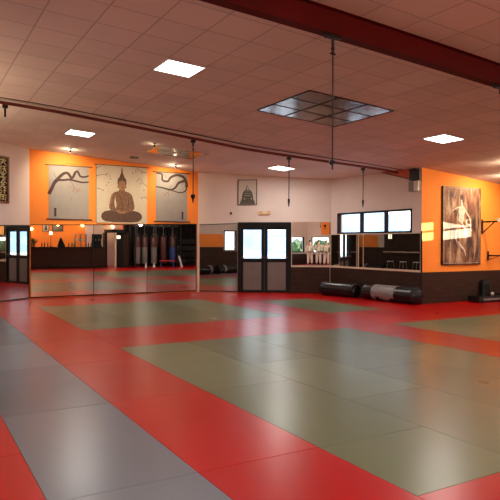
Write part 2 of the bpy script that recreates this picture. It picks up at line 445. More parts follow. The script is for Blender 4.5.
mb.prism(OUT, -0.12, -0.006, 'z')
tag(mb.build('floor_slab', mat('dark_rubber_underlay', (0.03, 0.02, 0.02), 0.8)), kind='structure')

# ceiling: two bays, the near one sagging towards the rail; both end at the outer faces of the walls
def off_line(P, Q, d):
    rz, L = wall_frame(P, Q); n_ = (-math.sin(rz)*d, math.cos(rz)*d); u = (math.cos(rz), math.sin(rz))
    return (P[0]+n_[0]-u[0]*9, P[1]+n_[1]-u[1]*9), (Q[0]+n_[0]+u[0]*9, Q[1]+n_[1]+u[1]*9)
def ceil_mesh(name, ys, m, sg):
    b_ = bmesh.new(); xs = [-5.2+0.4*i for i in range(62)]; xs[-1] = 19.2
    for i in range(len(xs)-1):
        for j in range(len(ys)-1):
            poly = [(xs[i], ys[j]), (xs[i+1], ys[j]), (xs[i+1], ys[j+1]), (xs[i], ys[j+1])]
            if not sg:
                for P, Q in ((LA, LB), (MC, DE), (DE, WE)):
                    if poly: poly = clip(poly, *off_line(P, Q, 0.12))
                if poly: poly = clip(poly, (-10, 17.6), (20, 17.6))
            else:
                if xs[i+1] > 11.8 and ys[j+1] > 11.3:
                    q = poly; poly = clip(poly, *off_line(DE, WE, 0.12)) if ys[j] >= 11.2 else clip(poly, (0, 11.3), (20, 11.3))
            if ys[j] >= 5.6 and poly: poly = clip(poly, (-0.1, 0), (-0.1, 30))
            if len(poly) < 3: continue
            b_.faces.new([b_.verts.new((x, y, zc(x)-(sag(x, y) if sg else 0))) for x, y in poly])
            b_.faces.new([b_.verts.new((x, y, zc(x)+0.1)) for x, y in poly])
    if sg:
        for i in range(len(xs)-1):
            if xs[i+1] > 11.9: continue
            b_.faces.new([b_.verts.new(q) for q in ((xs[i], 12.0, zc(xs[i])-sag(xs[i], 12.0)), (xs[i+1], 12.0, zc(xs[i+1])-sag(xs[i+1], 12.0)), (xs[i+1], 12.0, zc(xs[i+1])+0.1), (xs[i], 12.0, zc(xs[i])+0.1))])
    bmesh.ops.remove_doubles(b_, verts=b_.verts, dist=1e-4)
    bmesh.ops.recalc_face_normals(b_, faces=b_.faces)
    me = bpy.data.meshes.new(name); b_.to_mesh(me); b_.free(); me.materials.append(m)
    for p in me.polygons: p.use_smooth = abs(p.normal.z) > 0.5
    o = bpy.data.objects.new(name, me); C.objects.link(o); return tag(o, kind='structure')
ceil_mesh('ceiling', [-5.7]+[-5+i for i in range(15)]+[9.7+0.23*i for i in range(11)], M['ceil_tile'], True)
ceil_mesh('ceiling_far', [12.0, 13, 14, 15, 16, 17, 17.7], M['ceil_far'], False)

# walls
wall('wall_back_left', LA, LB, M['white_wall'])
wall('wall_left', (0.10, 5.5), LA, M['white_wall'], holes=[(1.9, 2.85, 1.15, 2.25)])
wall('wall_left_return', (LEFT_X, 5.5), (0.10, 5.5), M['white_wall'])
# mirror wall: orange above, full height, plus the niche beside the door
wo = wall('wall_back_orange', LB, MC, M['orange_wall'])
# door wall with door opening; below 2.2 it starts beside the door (the niche)
DS0, DS1 = 1.30, 3.00
wall('wall_door', MC, DE, M['white_wall'], holes=[(DS0, DS1, -0.05, 2.24)], T=0.12)
WINZ = (1.86, 2.50)
wall('wall_windows', DE, WE, M['white_wall'], holes=[(0.34, 3.42, *WINZ)], T=0.2)
wall('wall_right_orange', WE, (RIGHT_X, 11.15), M['orange_wall'])
wall('wall_far_right', (RIGHT_X, 11.15), (RIGHT_X, BACK_Y), M['white_wall'],
     holes=[(11.15-5.42, 11.15-4.10, 2.24, 2.74), (11.15-4.02, 11.15-3.35, 2.27, 2.75)])
wall('wall_behind', (RIGHT_X, BACK_Y), (10.4, BACK_Y), M['white_wall'])
wall('wall_behind_orange', (10.4, BACK_Y), (4.0, BACK_Y), M['orange_wall'])
wall('wall_behind_left', (4.0, BACK_Y), (LEFT_X, BACK_Y), M['white_wall'], holes=[(0.5, 8.6, 0.9, 2.05)])
wall('wall_rear_left', (LEFT_X, BACK_Y), (LEFT_X, 5.5), M['white_wall'], holes=[(0.4, 7.4, 0.9, 2.05)])

# small transom in the far right clerestory
tr_ = MB(); tr_.box(0, 0.06, 3.3, 5.5, 2.48, 2.53); tag(tr_.build('window_7_frame', M['black_wood'], loc=(RIGHT_X, 0, 0)), kind='structure')

# wainscot (dark wooden planks) with a ledge
def wainscot(name, P, Q, s0, s1, h=0.82, n=''):
    rz, L = wall_frame(P, Q)
    mb = MB(); mb.box(s0, s1, -0.025, -0.001, 0, h); tag(mb.build(name, M['planks'], loc=(P[0], P[1], 0), rz=rz), kind='structure')
wainscot('trim_1', MC, DE, DS1+0.001, len_door-0.03)
wainscot('trim_2', DE, WE, 0.02, len_win)
wainscot('trim_3', WE, (RIGHT_X, 11.15), -0.025, 7.2)
wainscot('trim_4', (RIGHT_X, BACK_Y), (LEFT_X, BACK_Y), 15.1, 23.9, 0.8)
wainscot('trim_5', (LEFT_X, BACK_Y), (LEFT_X, 5.5), 0.03, 8.0, 0.8)
wainscot('trim_10', (0.10, 5.5), LA, 2.9, 5.2, 1.37)
wainscot('trim_13', (0.10, 5.5), LA, 5.2, 9.7, 2.6)
wainscot('trim_11', (0.10, 5.5), LA, 0.0, 2.9, 1.14)
mb = MB(); mb.box(2.9, 4.7, -0.02, -0.001, 1.38, 2.04); tag(mb.build('trim_12', M['orange_wall'], loc=(0.10, 5.5, 0), rz=PI/2), kind='structure')
def ledge(name, P, Q, s0, s1, z):
    rz, L = wall_frame(P, Q); mb = MB(); mb.box(s0, s1, -0.04, -0.001, z, z+0.02); tag(mb.build(name, M['cream'], loc=(P[0], P[1], 0), rz=rz), kind='structure')
ledge('trim_6', MC, DE, DS1+0.001, len_door-0.05, 0.82)
ledge('trim_7', DE, WE, 0.045, len_win, 0.82)
# thin edging at the orange corner and a vertical joint strip where orange meets white
mb = MB(); mb.box(-0.028, 0.0, -0.03, 0.0, 0.0, 1.9); tag(mb.build('trim_8', M['black_wood'], loc=(WE[0], WE[1], 0)), kind='structure')
mb = MB(); mb.box(-0.07, 0.0, -0.05, -0.002, 0.0, 2.2); tag(mb.build('trim_9', M['cream'], loc=(8.15, 17.42, 0)), kind='structure')
# steel beam under the ceiling (I section), painted dark red
def beam_poly(z):
    return [(5.14, z), (5.28, z), (5.28, z-0.02), (5.22, z-0.02), (5.22, z-0.26), (5.29, z-0.26), (5.29, z-0.285), (5.14, z-0.285), (5.14, z-0.26), (5.20, z-0.26), (5.20, z-0.02), (5.14, z-0.02)]
bb = bmesh.new(); xs = [-4.99+0.8*i for i in range(30)]; xs[-1] = 18.99; R = []
for x in xs: R.append([bb.verts.new((x, p[0], p[1])) for p in beam_poly(zc(x)+0.015)])
for a, b_ in zip(R[:-1], R[1:]):
    for k in range(12): bb.faces.new((a[k], a[(k+1) % 12], b_[(k+1) % 12], b_[k]))
bb.faces.new(R[0][::-1]); bb.faces.new(R[-1]); bmesh.ops.recalc_face_normals(bb, faces=bb.faces)
me = bpy.data.meshes.new('ceiling_beam'); bb.to_mesh(me); bb.free(); me.materials.append(M['red_steel'])
o = bpy.data.objects.new('ceiling_beam', me); C.objects.link(o)
tag(o, kind='structure')

# rail along the end of the sagging bay
def railz(x): return zc(x)-sag(x, 11.999)-0.02
pts = [(x, 12.0, railz(x)-0.02) for x in [0.11+0.6*i for i in range(28)]]
pts = [p for p in pts if p[0] < 11.68]+[(11.69, 12.0, railz(11.69)-0.02)]
rail = empty('bag_rail', (0, 0, 0), label='long thin red steel rail crossing under the ceiling with ropes hung from it', cat='rail')
mb = MB(); mb.tube([(x, y, z) for x, y, z in pts], 0.032, 8); mb.build('rail_bar', M['rail_red'], rail, smooth=True)
mb = MB(); mb.tube([(x, y-0.22, z+0.045) for x, y, z in pts], 0.012, 6); mb.build('conduit', M['dark_metal'], rail, smooth=True)

# ------------------------------------------------------------------ doors and windows of the setting
def at_wall(P, Q, s, z=0): 
    rz, L = wall_frame(P, Q); return (P[0]+math.cos(rz)*s, P[1]+math.sin(rz)*s, z), rz
# double door
loc, rz = at_wall(MC, DE, DS0)
dw = DS1-DS0
door = tag(empty('door_1', loc, rz), kind='structure')
mb = MB(); mb.box(0, 0.07, -0.03, 0.12, 0, 2.24); mb.box(dw-0.07, dw, -0.03, 0.12, 0, 2.24); mb.box(0.07, dw-0.07, -0.03, 0.12, 2.094, 2.24); mb.box(0.07, dw-0.07, 0.0, 0.12, -0.006, 0.012)
mb.build('door_frame', M['black_wood'], door)
for k, (a, b_) in enumerate(((0.072, dw/2-0.002), (dw/2+0.002, dw-0.072))):
    mb = MB()
    mb.box(a, a+0.10, 0.0, 0.05, 0.01, 2.095); mb.box(b_-0.10, b_, 0.0, 0.05, 0.01, 2.095)
    mb.box(a+0.10, b_-0.10, 0, 0.05, 2.0, 2.095); mb.box(a+0.10, b_-0.10, 0, 0.05, 0.97, 1.09); mb.box(a+0.10, b_-0.10, 0, 0.05, 0.01, 0.08)
    lf = mb.build('door_leaf', M['black_wood'], door)
    mb = MB(); mb.box(a+0.10, b_-0.10, 0.02, 0.03, 1.09, 2.0); mb.build('glass', M['glass'], lf)
    mb = MB(); mb.box(a+0.10, b_-0.10, 0.015, 0.035, 0.08, 0.97); mb.build('lower_panel', M['door_panel'], lf)
    mb = MB(); mb.tube([(a+0.05, -0.001, 1.12), (a+0.05, -0.07, 1.12), (b_-0.05, -0.07, 1.12), (b_-0.05, -0.001, 1.12)], 0.012, 8); mb.build('push_bar', M['wood'], lf, smooth=True)

def window(n, P, Q, s0, s1, z0, z1, muls, fw=0.05, y0=-0.02, y1=0.1):
    loc, rz = at_wall(P, Q, s0); w = s1-s0
    mb = MB(); mb.box(0, w, y0, y1, z0, z0+fw); mb.box(0, w, y0, y1, z1-fw, z1); mb.box(0, fw, y0, y1, z0+fw, z1-fw); mb.box(w-fw, w, y0, y1, z0+fw, z1-fw)
    for a in muls: mb.box(a-fw/2, a+fw/2, y0, y1, z0+fw, z1-fw)
    f = mb.build(f'window_{n}', M['black_wood'], loc=loc, rz=rz); tag(f, kind='structure')
    es = [fw]+[x for a in muls for x in (a-fw/2, a+fw/2)]+[w-fw]
    for a, b_ in zip(es[::2], es[1::2]):
        mb = MB(); mb.box(a, b_, 0.04, 0.05, z0+fw, z1-fw); mb.build('window_glass', M['glass'], f)
    return f
window(1, DE, WE, 0.34, 3.42, *WINZ, [1.07, 2.08])
window(2, (4.0, BACK_Y), (LEFT_X, BACK_Y), 0.5, 8.6, 0.9, 2.05, [1.6, 3.2, 4.85, 6.5])
window(3, (LEFT_X, BACK_Y), (LEFT_X, 5.5), 0.4, 7.4, 0.9, 2.05, [1.75, 3.5, 5.25])

window(4, (0.10, 5.5), LA, 1.9, 2.85, 1.15, 2.25, [])
# ------------------------------------------------------------------ outside
mb = MB(); mb.prism([(9.32, 17.6), (8.0, 17.8), (2, 17.8), (-40, 30), (-40, 140), (140, 140), (140, 11.4), (12.0, 11.4), (11.84, 15.0)], -0.3, -0.08, 'z')
tag(mb.build('ground_outside', M['ground_out']), 'pale paved yard behind the glazed doors', kind='structure')
mb = MB(); mb.prism([(-40, -40), (-5.25, -40), (-5.25, 14), (-40, 14)], -0.3, -0.08, 'z'); mb.prism([(-5.25, -40), (40, -40), (40, -5.75), (-5.25, -5.75)], -0.3, -0.08, 'z')
tag(mb.build('ground_behind', M['ground_out']), kind='structure')
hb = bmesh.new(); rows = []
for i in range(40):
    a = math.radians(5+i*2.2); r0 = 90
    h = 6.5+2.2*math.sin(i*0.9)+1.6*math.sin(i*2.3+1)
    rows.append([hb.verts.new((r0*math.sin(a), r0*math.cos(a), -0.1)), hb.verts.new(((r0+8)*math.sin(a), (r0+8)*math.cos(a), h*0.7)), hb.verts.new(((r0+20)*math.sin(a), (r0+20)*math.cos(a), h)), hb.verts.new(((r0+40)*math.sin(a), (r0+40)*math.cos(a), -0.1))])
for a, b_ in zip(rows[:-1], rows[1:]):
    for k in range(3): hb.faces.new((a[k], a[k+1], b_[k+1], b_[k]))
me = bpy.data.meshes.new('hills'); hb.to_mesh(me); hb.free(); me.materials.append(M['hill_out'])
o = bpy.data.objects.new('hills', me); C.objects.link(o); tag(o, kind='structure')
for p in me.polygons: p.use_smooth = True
# railing beyond the door
rl = empty('metal_railing', (11.2, 20.5, -0.08), rz_door, 'white metal railing standing outdoors behind the glazed double door', 'railing')
mb = MB(); mb.box(-2.5, 2.5, -0.02, 0.02, 1.02, 1.06); mb.build('top_rail', M['white_paint'], rl)
mb = MB(); mb.box(-2.5, 2.5, -0.015, 0.015, 0.12, 0.15); mb.build('bottom_rail', M['white_paint'], rl)
for k in range(5):
    mb = MB(); mb.box(-2.5+1.24*k, -2.46+1.24*k, -0.02, 0.02, 0, 1.02); mb.build('post', M['grey_metal'], rl)
mb = MB()
for k in range(40): mb.box(-2.4+0.12*k, -2.385+0.12*k, -0.006, 0.006, 0.15, 1.02)
tag(mb.build('balusters', M['grey_metal'], rl), kind='stuff')
# hedge seen in the mirrors through the windows behind
def hedge(name, x0, x1, y0, y1, h, label, seed):
    rnd = random.Random(seed); b_ = bmesh.new()
    bmesh.ops.create_grid(b_, x_segments=2, y_segments=2, size=0.001)
    b_.clear()
    n = int(max(x1-x0, y1-y0)*3)
    for i in range(n*5):
        x = rnd.uniform(x0, x1); y = rnd.uniform(y0, y1); r = rnd.uniform(0.3, 0.5); z = rnd.uniform(0.2, h-r*0.7)
        mm = Matrix.Translation((x, y, z-0.08)) @ Matrix.Diagonal((r, r, r*0.8, 1))
        g = bmesh.ops.create_icosphere(b_, subdivisions=2, radius=1, matrix=mm)
        for v in g['verts']: v.co += Vector((rnd.uniform(-1, 1), rnd.uniform(-1, 1), rnd.uniform(-1, 1)))*0.07
    me = bpy.data.meshes.new(name); b_.to_mesh(me); b_.free(); me.materials.append(M['foliage_out'])
    o = bpy.data.objects.new(name, me); C.objects.link(o); tag(o, label, 'hedge', kind='stuff')
hedge('hedge', -8.4, -7.4, -9, 7, 1.95, 'green hedge outside the side windows, seen in the mirrors', 3)
hedge('hedge', -6, 5, -8.6, -7.8, 1.95, 'green hedge outside the rear windows, seen in the mirrors', 4)

# ------------------------------------------------------------------ ceiling fittings
def ceil_slope(x): return -math.atan(0.045+0.0036*x)
def panel_light(x, y, label):
    t = empty('ceiling_light', (x+0.3, y+0.3, zc(x+0.3)), 0, label, 'ceiling light', 'square ceiling panel lights')
    t.rotation_euler = (0, -ceil_slope(x+0.3), 0)
    mb = MB(); f = 0.02
    mb.box(-.3, .3, -.3, -.3+f, -.016, 0.02); mb.box(-.3, .3, .3-f, .3, -.016, 0.02); mb.box(-.3, -.3+f, -.3+f, .3-f, -.016, 0.02); mb.box(.3-f, .3, -.3+f, .3-f, -.016, 0.02)
    mb.build('frame', M['white_paint'], t)
    mb = MB(); mb.box(-.28, .28, -.28, .28, -.012, 0.0); mb.build('diffuser', M['lamp'], t)
    L = bpy.data.lights.new('panel_lamp', 'AREA'); lo = bpy.data.objects.new('panel_lamp', L); C.objects.link(lo); lo.parent = t; lo.location = (0, 0, -.018)
    L.shape = 'SQUARE'; L.size = .54; L.energy = LAMP; L.color = (1.0, 0.95, 0.88)
    return t
panel_light(3.18, 7.83, 'bright square ceiling light, the largest and nearest one, above the grey mats')
panel_light(3.22, 13.8, 'bright square ceiling light close to the orange wall with the cherry branch scroll')
panel_light(9.08, 14.15, 'bright square ceiling light in front of the glazed door wall')
panel_light(9.26, 8.31, 'bright square ceiling light nearest the orange wall with the brown painting')
for (x, y) in ((15.18, 8.0), (15.18, 1.77), (3.18, 1.77), (9.18, 1.77), (9.18, -3.6)):
    panel_light(x, y, 'bright square ceiling light over the part of the hall behind the camera')
def pendant(x, y, warm):  # added lamps, out of view, that brighten the ceiling
    t = empty('pendant_light', (x, y, zc(x)), 0, 'round added fill lamp hanging unseen over the hall behind the camera', 'fill light', 'added fill lamps behind the camera')
    mb = MB(); mb.lathe([(.05, -.03), (.05, 0)], 12); mb.build('ceiling_rose', M['white_paint'], t)
    mb = MB(); mb.tube([(0, 0, -.03), (0, 0, -.30)], .008, 8); mb.build('cord', M['rope'], t)
    mb = MB(); mb.ball((0, 0, -.48), .2, 20, 12); mb.build('globe', M['globe'], t, smooth=True)
    for dz, e_ in ((-.80, 64), (-.16, 38)):
        L = bpy.data.lights.new('globe_lamp', 'POINT'); lo = bpy.data.objects.new('globe_lamp', L); C.objects.link(lo); lo.parent = t; lo.location = (0.0, 0, dz)
        L.energy = e_; L.color = (1.0, 0.85, 0.69); L.shadow_soft_size = .1
for (x, y) in ((-2.6, 4.2), (-1.5, -0.6), (-3.4, -0.8), (1.9, -3.4), (7.0, -3.9), (12.3, 0.2), (16.5, 5.0)): pendant(x, y, True)

def ceil_panel(name, x0, x1, y0, y1, label, nx, ny, frame):
    xm, ym = (x0+x1)/2, (y0+y1)/2
    t = empty(name, (xm, ym, zc(xm)), 0, label, 'ceiling mirror'); t.rotation_euler = (0, -ceil_slope(xm), 0)
    w, h = (x1-x0)/2, (y1-y0)/2
    mb = MB(); g = 0.012
    for i in range(nx+1): mb.box(-w+2*w*i/nx-g, -w+2*w*i/nx+g, -h, h, -0.014, 0.02)
    for j in range(ny+1): mb.box(-w, w, -h+2*h*j/ny-g, -h+2*h*j/ny+g, -0.0135, 0.02)
    mb.build('grid_frame', frame, t)
    for i in range(nx):
        for j in range(ny):
            mb = MB(); a = -w+2*w*i/nx+g; b_ = -w+2*w*(i+1)/nx-g; c = -h+2*h*j/ny+g; d = -h+2*h*(j+1)/ny-g
            mb.box(a, b_, c, d, -0.008, 0.0); mb.build('mirror_tile', M['ceil_mirror'], t)
ceil_panel('ceiling_mirror', 5.58, 7.38, 7.77, 9.42, 'large square of reflecting tiles in the ceiling beside the hanging rope', 3, 3, M['ink'])
ceil_panel('ceiling_mirror', 5.5, 6.9, 14.1, 15.3, 'smaller reflecting ceiling panel near the scrolls, mirroring the orange wall', 2, 2, M['cream'])

# small surface vent
t = empty('ceiling_vent', (5.6, 16.3, zc(5.6)), 0, 'small dark vent in the ceiling above the seated statue banner', 'vent')
mb = MB(); mb.box(-.11, .11, -.07, .07, -.035, 0.02, 0.004); mb.build('housing', M['beige_dark'], t)
mb = MB()
for k in range(4): mb.box(-.09, .09, -.055+.03*k, -.04+.03*k, -.042, -.034)
mb.build('grille', M['dark_metal'], t)
# small ceiling spots washing the wall
def spot(x, y, label, tilt=0.9, power=60, az=0.0, spill=5):
    t = empty('ceiling_spotlight', (x, y, zc(x)), az, label, 'spotlight', 'small ceiling spotlights')
    mb = MB(); mb.lathe([(0.045, -0.02), (0.045, 0.01)], 14); mb.build('mount', M['dark_metal'], t)
    mb = MB(); mb.tube([(0, 0, -0.02), (0, 0, -0.045)], 0.008, 8); mb.build('stem', M['dark_metal'], t)
    mb = MB(); d = Vector((0, math.sin(tilt), -math.cos(tilt))); c = Vector((0, 0, -0.06))
    mb.tube([c-d*0.03, c+d*0.0, c+d*0.03], [0.014, 0.024, 0.03], 12); mb.build('lamp_head', M['dark_metal'], t, smooth=True)
    mb = MB(); mb.tube([c+d*0.031, c+d*0.036], 0.026, 12); mb.build('bulb', M['bulb_yellow'], t)
    L = bpy.data.lights.new('spot_lamp', 'SPOT'); lo = bpy.data.objects.new('spot_lamp', L); C.objects.link(lo); lo.parent = t
    lo.location = c+d*0.08; lo.rotation_euler = (tilt, 0, 0)
    G = bpy.data.lights.new('spill_lamp', 'POINT'); go = bpy.data.objects.new('spill_lamp', G); C.objects.link(go); go.parent = t
    go.location = (0, 0.14, -0.10); G.energy = spill; G.color = (1, .78, .5); G.shadow_soft_size = .03
    L.energy = power*SPOT; L.color = (1.0, 0.80, 0.52); L.spot_size = math.radians(125 if y > 15 or y < 12 else 60); L.spot_blend = 1.0; L.shadow_soft_size = 0.03
    return t
spot(3.85, 16.45, 'small ceiling spotlight over the left cherry branch scroll', power=30)
spot(7.0, 16.6, 'small ceiling spotlight over the right cherry branch scroll', power=18)
spot(5.3, 13.9, 'added ceiling spotlight set back from the seated statue banner to brighten it', 1.15, 110, 0, 0.6)  # added lamp, only there to brighten the banner
spot(13.6, 9.9, 'small ceiling spotlight at the right edge, beside the brown painting', 0.95, 50)
spot(12.2, 8.9, 'small ceiling spotlight before the orange corner, left of the brown painting', 0.95, 30)

# ------------------------------------------------------------------ ropes
def swivel(mb, x, y, z):
    mb.box(x-.05, x+.05, y-.03, y+.03, z-.045, z+.015, 0.008); mb.tube([(x, y, z-.04), (x, y, z-.12)], 0.02, 8)
def rope(x, y, ztop, zend, label, tail=0.14, knob=0.055, group='ropes hanging from the rail'):
    t = empty('hanging_rope', (x, y, ztop), 0, label, 'rope', group); L = ztop-zend
    mb = MB(); swivel(mb, 0, 0, 0); mb.build('swivel', M['dark_metal'], t)
    mb = MB(); mb.tube([(0, 0, -.10), (0.004, 0, -L/2), (0, 0, -L)], 0.011, 8); mb.build('cord', M['rope'], t, smooth=True)
    mb = MB(); mb.lathe([(0.012, 0.06), (knob, 0.03), (knob*0.9, -0.02), (0.02, -0.06), (0.012, -tail)], 12, (0, 0, -L)); mb.build('end_hook', M['dark_metal'], t, smooth=True)
    mb = MB(); mb.ball((0, 0, -.19), (0.02, 0.02, 0.03)); mb.build('knot', M['rope'], t, smooth=True)
    return t
rz_ = lambda x: railz(x)-0.07
rope(5.47, 12.0, rz_(5.47), 2.60, 'dark rope hanging from the rail in front of the orange wall edge')
rope(8.01, 12.0, rz_(8.01), 2.60, 'dark rope hanging from the rail above the glazed double door', knob=0.03)
rope(10.34, 12.0, rz_(10.34), 2.66, 'dark rope hanging from the rail before the strip window', knob=0.03)
rope(1.6, 12.0, rz_(1.6), 4.03, 'very short rope stub on the rail at the left edge', tail=0.05, knob=0.02)
# beam rope: two-jaw clamp on the lower flange
def clamp(t, w=0.1):
    mb = MB(); mb.box(-w, w, -.035, .035, -.03, 0.012, 0.006); mb.box(-w*1.25, -w*0.6, -.02, .02, -.012, .035); mb.box(w*0.6, w*1.25, -.02, .02, -.012, .035); mb.tube([(-w*1.6, -0.02, 0.01), (w*1.5, 0.02, 0.0)], 0.012, 8)
    return mb.build('beam_clamp', M['dark_metal'], t)
def beam_z(x): return zc(x)+0.015-0.285
t = empty('hanging_rope', (4.05, 5.21, beam_z(4.05)), 0, 'long black rope hanging from the dark red ceiling beam', 'rope')
clamp(t)
Lr = beam_z(4.05)-2.46
mb = MB(); mb.tube([(0, 0, -.03), (0, 0, -.12)], 0.016, 8); mb.ball((0, 0, -.14), (.022, .022, .03)); mb.ball((0, 0, -.19), (.018, .018, .025)); mb.tube([(-0.035, 0, -.2), (0.035, 0, -.2)], 0.01, 8); mb.build('karabiner', M['dark_metal'], t, smooth=True)
mb = MB(); mb.tube([(0, 0, -.19), (0.003, 0, -Lr/2), (0, 0, -Lr)], 0.0085, 8); mb.build('cord', M['rope'], t, smooth=True)
mb = MB(); mb.ball((-.012, 0, -Lr), (.028, .024, .028)); mb.ball((.016, 0, -Lr+.004), (.022, .024, .022)); mb.tube([(0, 0, -Lr), (0.002, 0, -Lr-.08)], [0.011, 0.008], 8); mb.build('end_hook', M['dark_metal'], t, smooth=True)
t = empty('beam_clamp', (6.85, 5.21, beam_z(6.85)), 0, 'black clamp on the dark red beam at the right edge', 'clamp')
clamp(t).name = 'clamp_body'
mb = MB(); mb.tube([(0, 0, -.03), (0, 0, -.10)], 0.014, 8); mb.build('hook', M['dark_metal'], t)

# ------------------------------------------------------------------ mirrors
def mirror(P, Q, s0, s1, z0, z1a, z1b, label, edge=True, y=-0.012, group=None, frame_mat='black_wood'):
    loc, rz = at_wall(P, Q, s0); w = s1-s0
    t = empty('wall_mirror', loc, rz, label, 'mirror', group)
    mb = MB(); g = 0.004
    mb.prism([(g, z0+0.012), (w-g, z0+0.012), (w-g, z1b-0.012), (g, z1a-0.012)], y, -0.001, 'y'); mb.build('mirror_sheet', M['mirror'], t)
    mb = MB()
    inn = [(g, z0+.012), (w-g, z0+.012), (w-g, z1b-.012), (g, z1a-.012)]; out = [(0, z0-.015), (w, z0-.015), (w, z1b+.012), (0, z1a+.012)]
    V = [[mb.b.verts.new((p[0], yy, p[1])) for p in L] for L, yy in ((out, y-.012), (inn, y-.012), (out, -.001), (inn, -.001))]
    for k in range(4):
        j = (k+1) % 4
        for A_, B_ in ((0, 1), (2, 3), (0, 2), (1, 3)): mb.b.faces.new((V[A_][k], V[A_][j], V[B_][j], V[B_][k]))
    mb.build('edge_trim', M[frame_mat], t)
    return t
mirror(LB, MC, 0.03, 1.79, 0.04, 2.07, 2.10, 'tall mirror below the left cherry branch scroll, nearest the left corner')
mirror(LB, MC, 1.79, 3.44, 0.04, 2.10, 2.14, 'tall mirror below the seated statue banner, middle of the orange wall')
mirror(LB, MC, 3.44, 5.10, 0.04, 2.14, 2.18, 'tall mirror below the right cherry branch scroll')
mirror(MC, DE, 0.05, 1.28, 0.03, 2.16, 2.20, 'narrow tall mirror just left of the glazed double door')
mirror(LA, LB, len_left-2.6, len_left-0.02, 0.03, 1.98, 2.05, 'tall mirror on the angled white wall at the left edge')
mirror(MC, DE, DS1+0.02, len_door-0.02, 0.86, 2.25, 2.25, 'mirror above the dark planks just right of the glazed door, showing people in white', frame_mat='cream')
mirror(DE, WE, 0.03, 1.53, 0.86, 1.85, 1.85, 'mirror under the strip window, the half nearer the door', frame_mat='cream')
mirror(DE, WE, 1.53, len_win-0.02, 0.86, 1.85, 1.85, 'mirror under the strip window, the half nearer the orange wall', frame_mat='cream')

# ------------------------------------------------------------------ scrolls and banner on the orange wall
def wall_item(name, P, Q, s, z, label, cat, group=None):
    loc, rz = at_wall(P, Q, s, z); return empty(name, loc, rz, label, cat, group)
def branch(mb, pts, w, y): mb.stroke(smooth_pts(pts, 5), [w[0]+(w[1]-w[0])*i/(5*(len(pts)-1)) for i in range(5*(len(pts)-1)+1)], y)
def scroll(s, w, label, flip):
    br = (.10, .045)
    t = wall_item('hanging_scroll', LB, MC, s, 2.24, label, 'scroll', 'cherry branch scrolls'); H_ = 1.54
    mb = MB(); mb.box(0, w, -.016, -.01, 0.02, H_-0.01); sh = mb.build('cloth', M['silk'], t)
    mb = MB(); mb.tube([(-.07, -.014, H_), (w+.07, -.014, H_)], 0.013, 8); mb.ball((-.08, -.016, H_), (.02, .015, .02)); mb.ball((w+.08, -.016, H_), (.02, .015, .02)); mb.build('top_rod', M['ink'], t, smooth=True)
    mb = MB(); mb.tube([(-.07, -.018, 0.0), (w+.10, -.018, 0.0)], 0.018, 8); mb.build('bottom_rod', M['ink'], t, smooth=True)
    mb = MB(); mb.tube([(w*0.3, -.012, H_), (w*0.5, -.006, H_+0.09), (w*0.7, -.012, H_)], 0.004, 6); mb.build('hanging_cord', M['ink'], t)
    F = (lambda x: w-x*w) if flip else (lambda x: x*w)
    P_ = lambda L: [(F(x), y*H_) for x, y in L]
    mb = MB(); y = -.0161
    branch(mb, P_([(0.0, 0.46), (0.08, 0.58), (0.14, 0.68), (0.22, 0.75), (0.36, 0.85), (0.47, 0.86), (0.55, 0.78), (0.6, 0.8), (0.66, 0.89), (0.72, 0.9), (0.78, 0.82), (0.9, 0.81), (1.0, 0.84)]) if not flip else [(a*w, b_*H_) for a, b_ in ((.0, .975), (.18, .957), (.2, .84), (.37, .82), (.46, .90), (.66, .957), (.88, .92), (.97, .81), (.98, .72))], br if not flip else (.045, .10), y)
    branch(mb, P_([(0.12, 0.64), (0.22, 0.72), (0.36, 0.73), (0.5, 0.745), (0.7, 0.72), (0.85, 0.705), (1.0, 0.72)]) if not flip else [(a*w, b_*H_) for a, b_ in ((.0, .70), (.23, .68), (.46, .65), (.61, .70), (.72, .80), (.92, .85))], (0.07, 0.04) if not flip else (.035, .085), y-.002)
    if flip: branch(mb, [(a*w, b_*H_) for a, b_ in ((.5, .64), (.77, .60), (.95, .65), (.97, .74))], (.03, .05), y-.004)
    mb.build('branch_print', M['ink'], t)
    mb = MB()
    branch(mb, P_([(0.5, 0.74), (0.58, 0.67), (0.62, 0.58), (0.6, 0.52)]), (0.014, 0.008), y)
    branch(mb, P_([(0.62, 0.6), (0.72, 0.56), (0.8, 0.52)]), (0.012, 0.007), y)
    branch(mb, P_([(0.66, 0.89), (0.72, 0.94), (0.8, 0.96)]), (0.016, 0.008), y)
    branch(mb, P_([(0.2, 0.74), (0.14, 0.82), (0.12, 0.88)]), (0.014, 0.008), y)
    mb.build('twig_print', M['ink_faint'], t)
    mb = MB()
    for (bx, bz, r) in ((0.52, 0.61, .022), (0.6, 0.54, .02), (0.7, 0.53, .028), (0.76, 0.58, .02), (0.84, 0.47, .016), (0.56, 0.39, .022), (0.66, 0.5, .014), (0.3, 0.57, .012)):
        c = (F(bx), bz*H_); mb.prism([(c[0]+r*math.cos(a*PI/4)*(1 if a % 2 else .7), c[1]+r*math.sin(a*PI/4)*(1 if a % 2 else .7)) for a in range(8)], y-.002, y, 'y')
    mb.build('blossom_print', M['blossom'], t)
    mb = MB(); x0 = F(0.155)
    mb.box(x0-.028, x0+.028, y-.002, y, 0.09, 0.32); mb.box(x0-.04, x0+.04, y-.0025, y, 0.29, 0.31); mb.box(x0-.035, x0+.035, y-.0025, y, 0.08, 0.1)
    for k in range(4): mb.stroke([(x0-.036, 0.13+.05*k), (x0+.036, 0.14+.05*k)], 0.012, y-.001)
    mb.build('seal_writing', M['ink'], t)
    return t
scroll(0.52, 1.13, 'grey scroll with a dark cherry branch, left of the seated statue banner', False)
scroll(3.73, 1.05, 'grey scroll with a dark cherry branch, right of the seated statue banner', True)

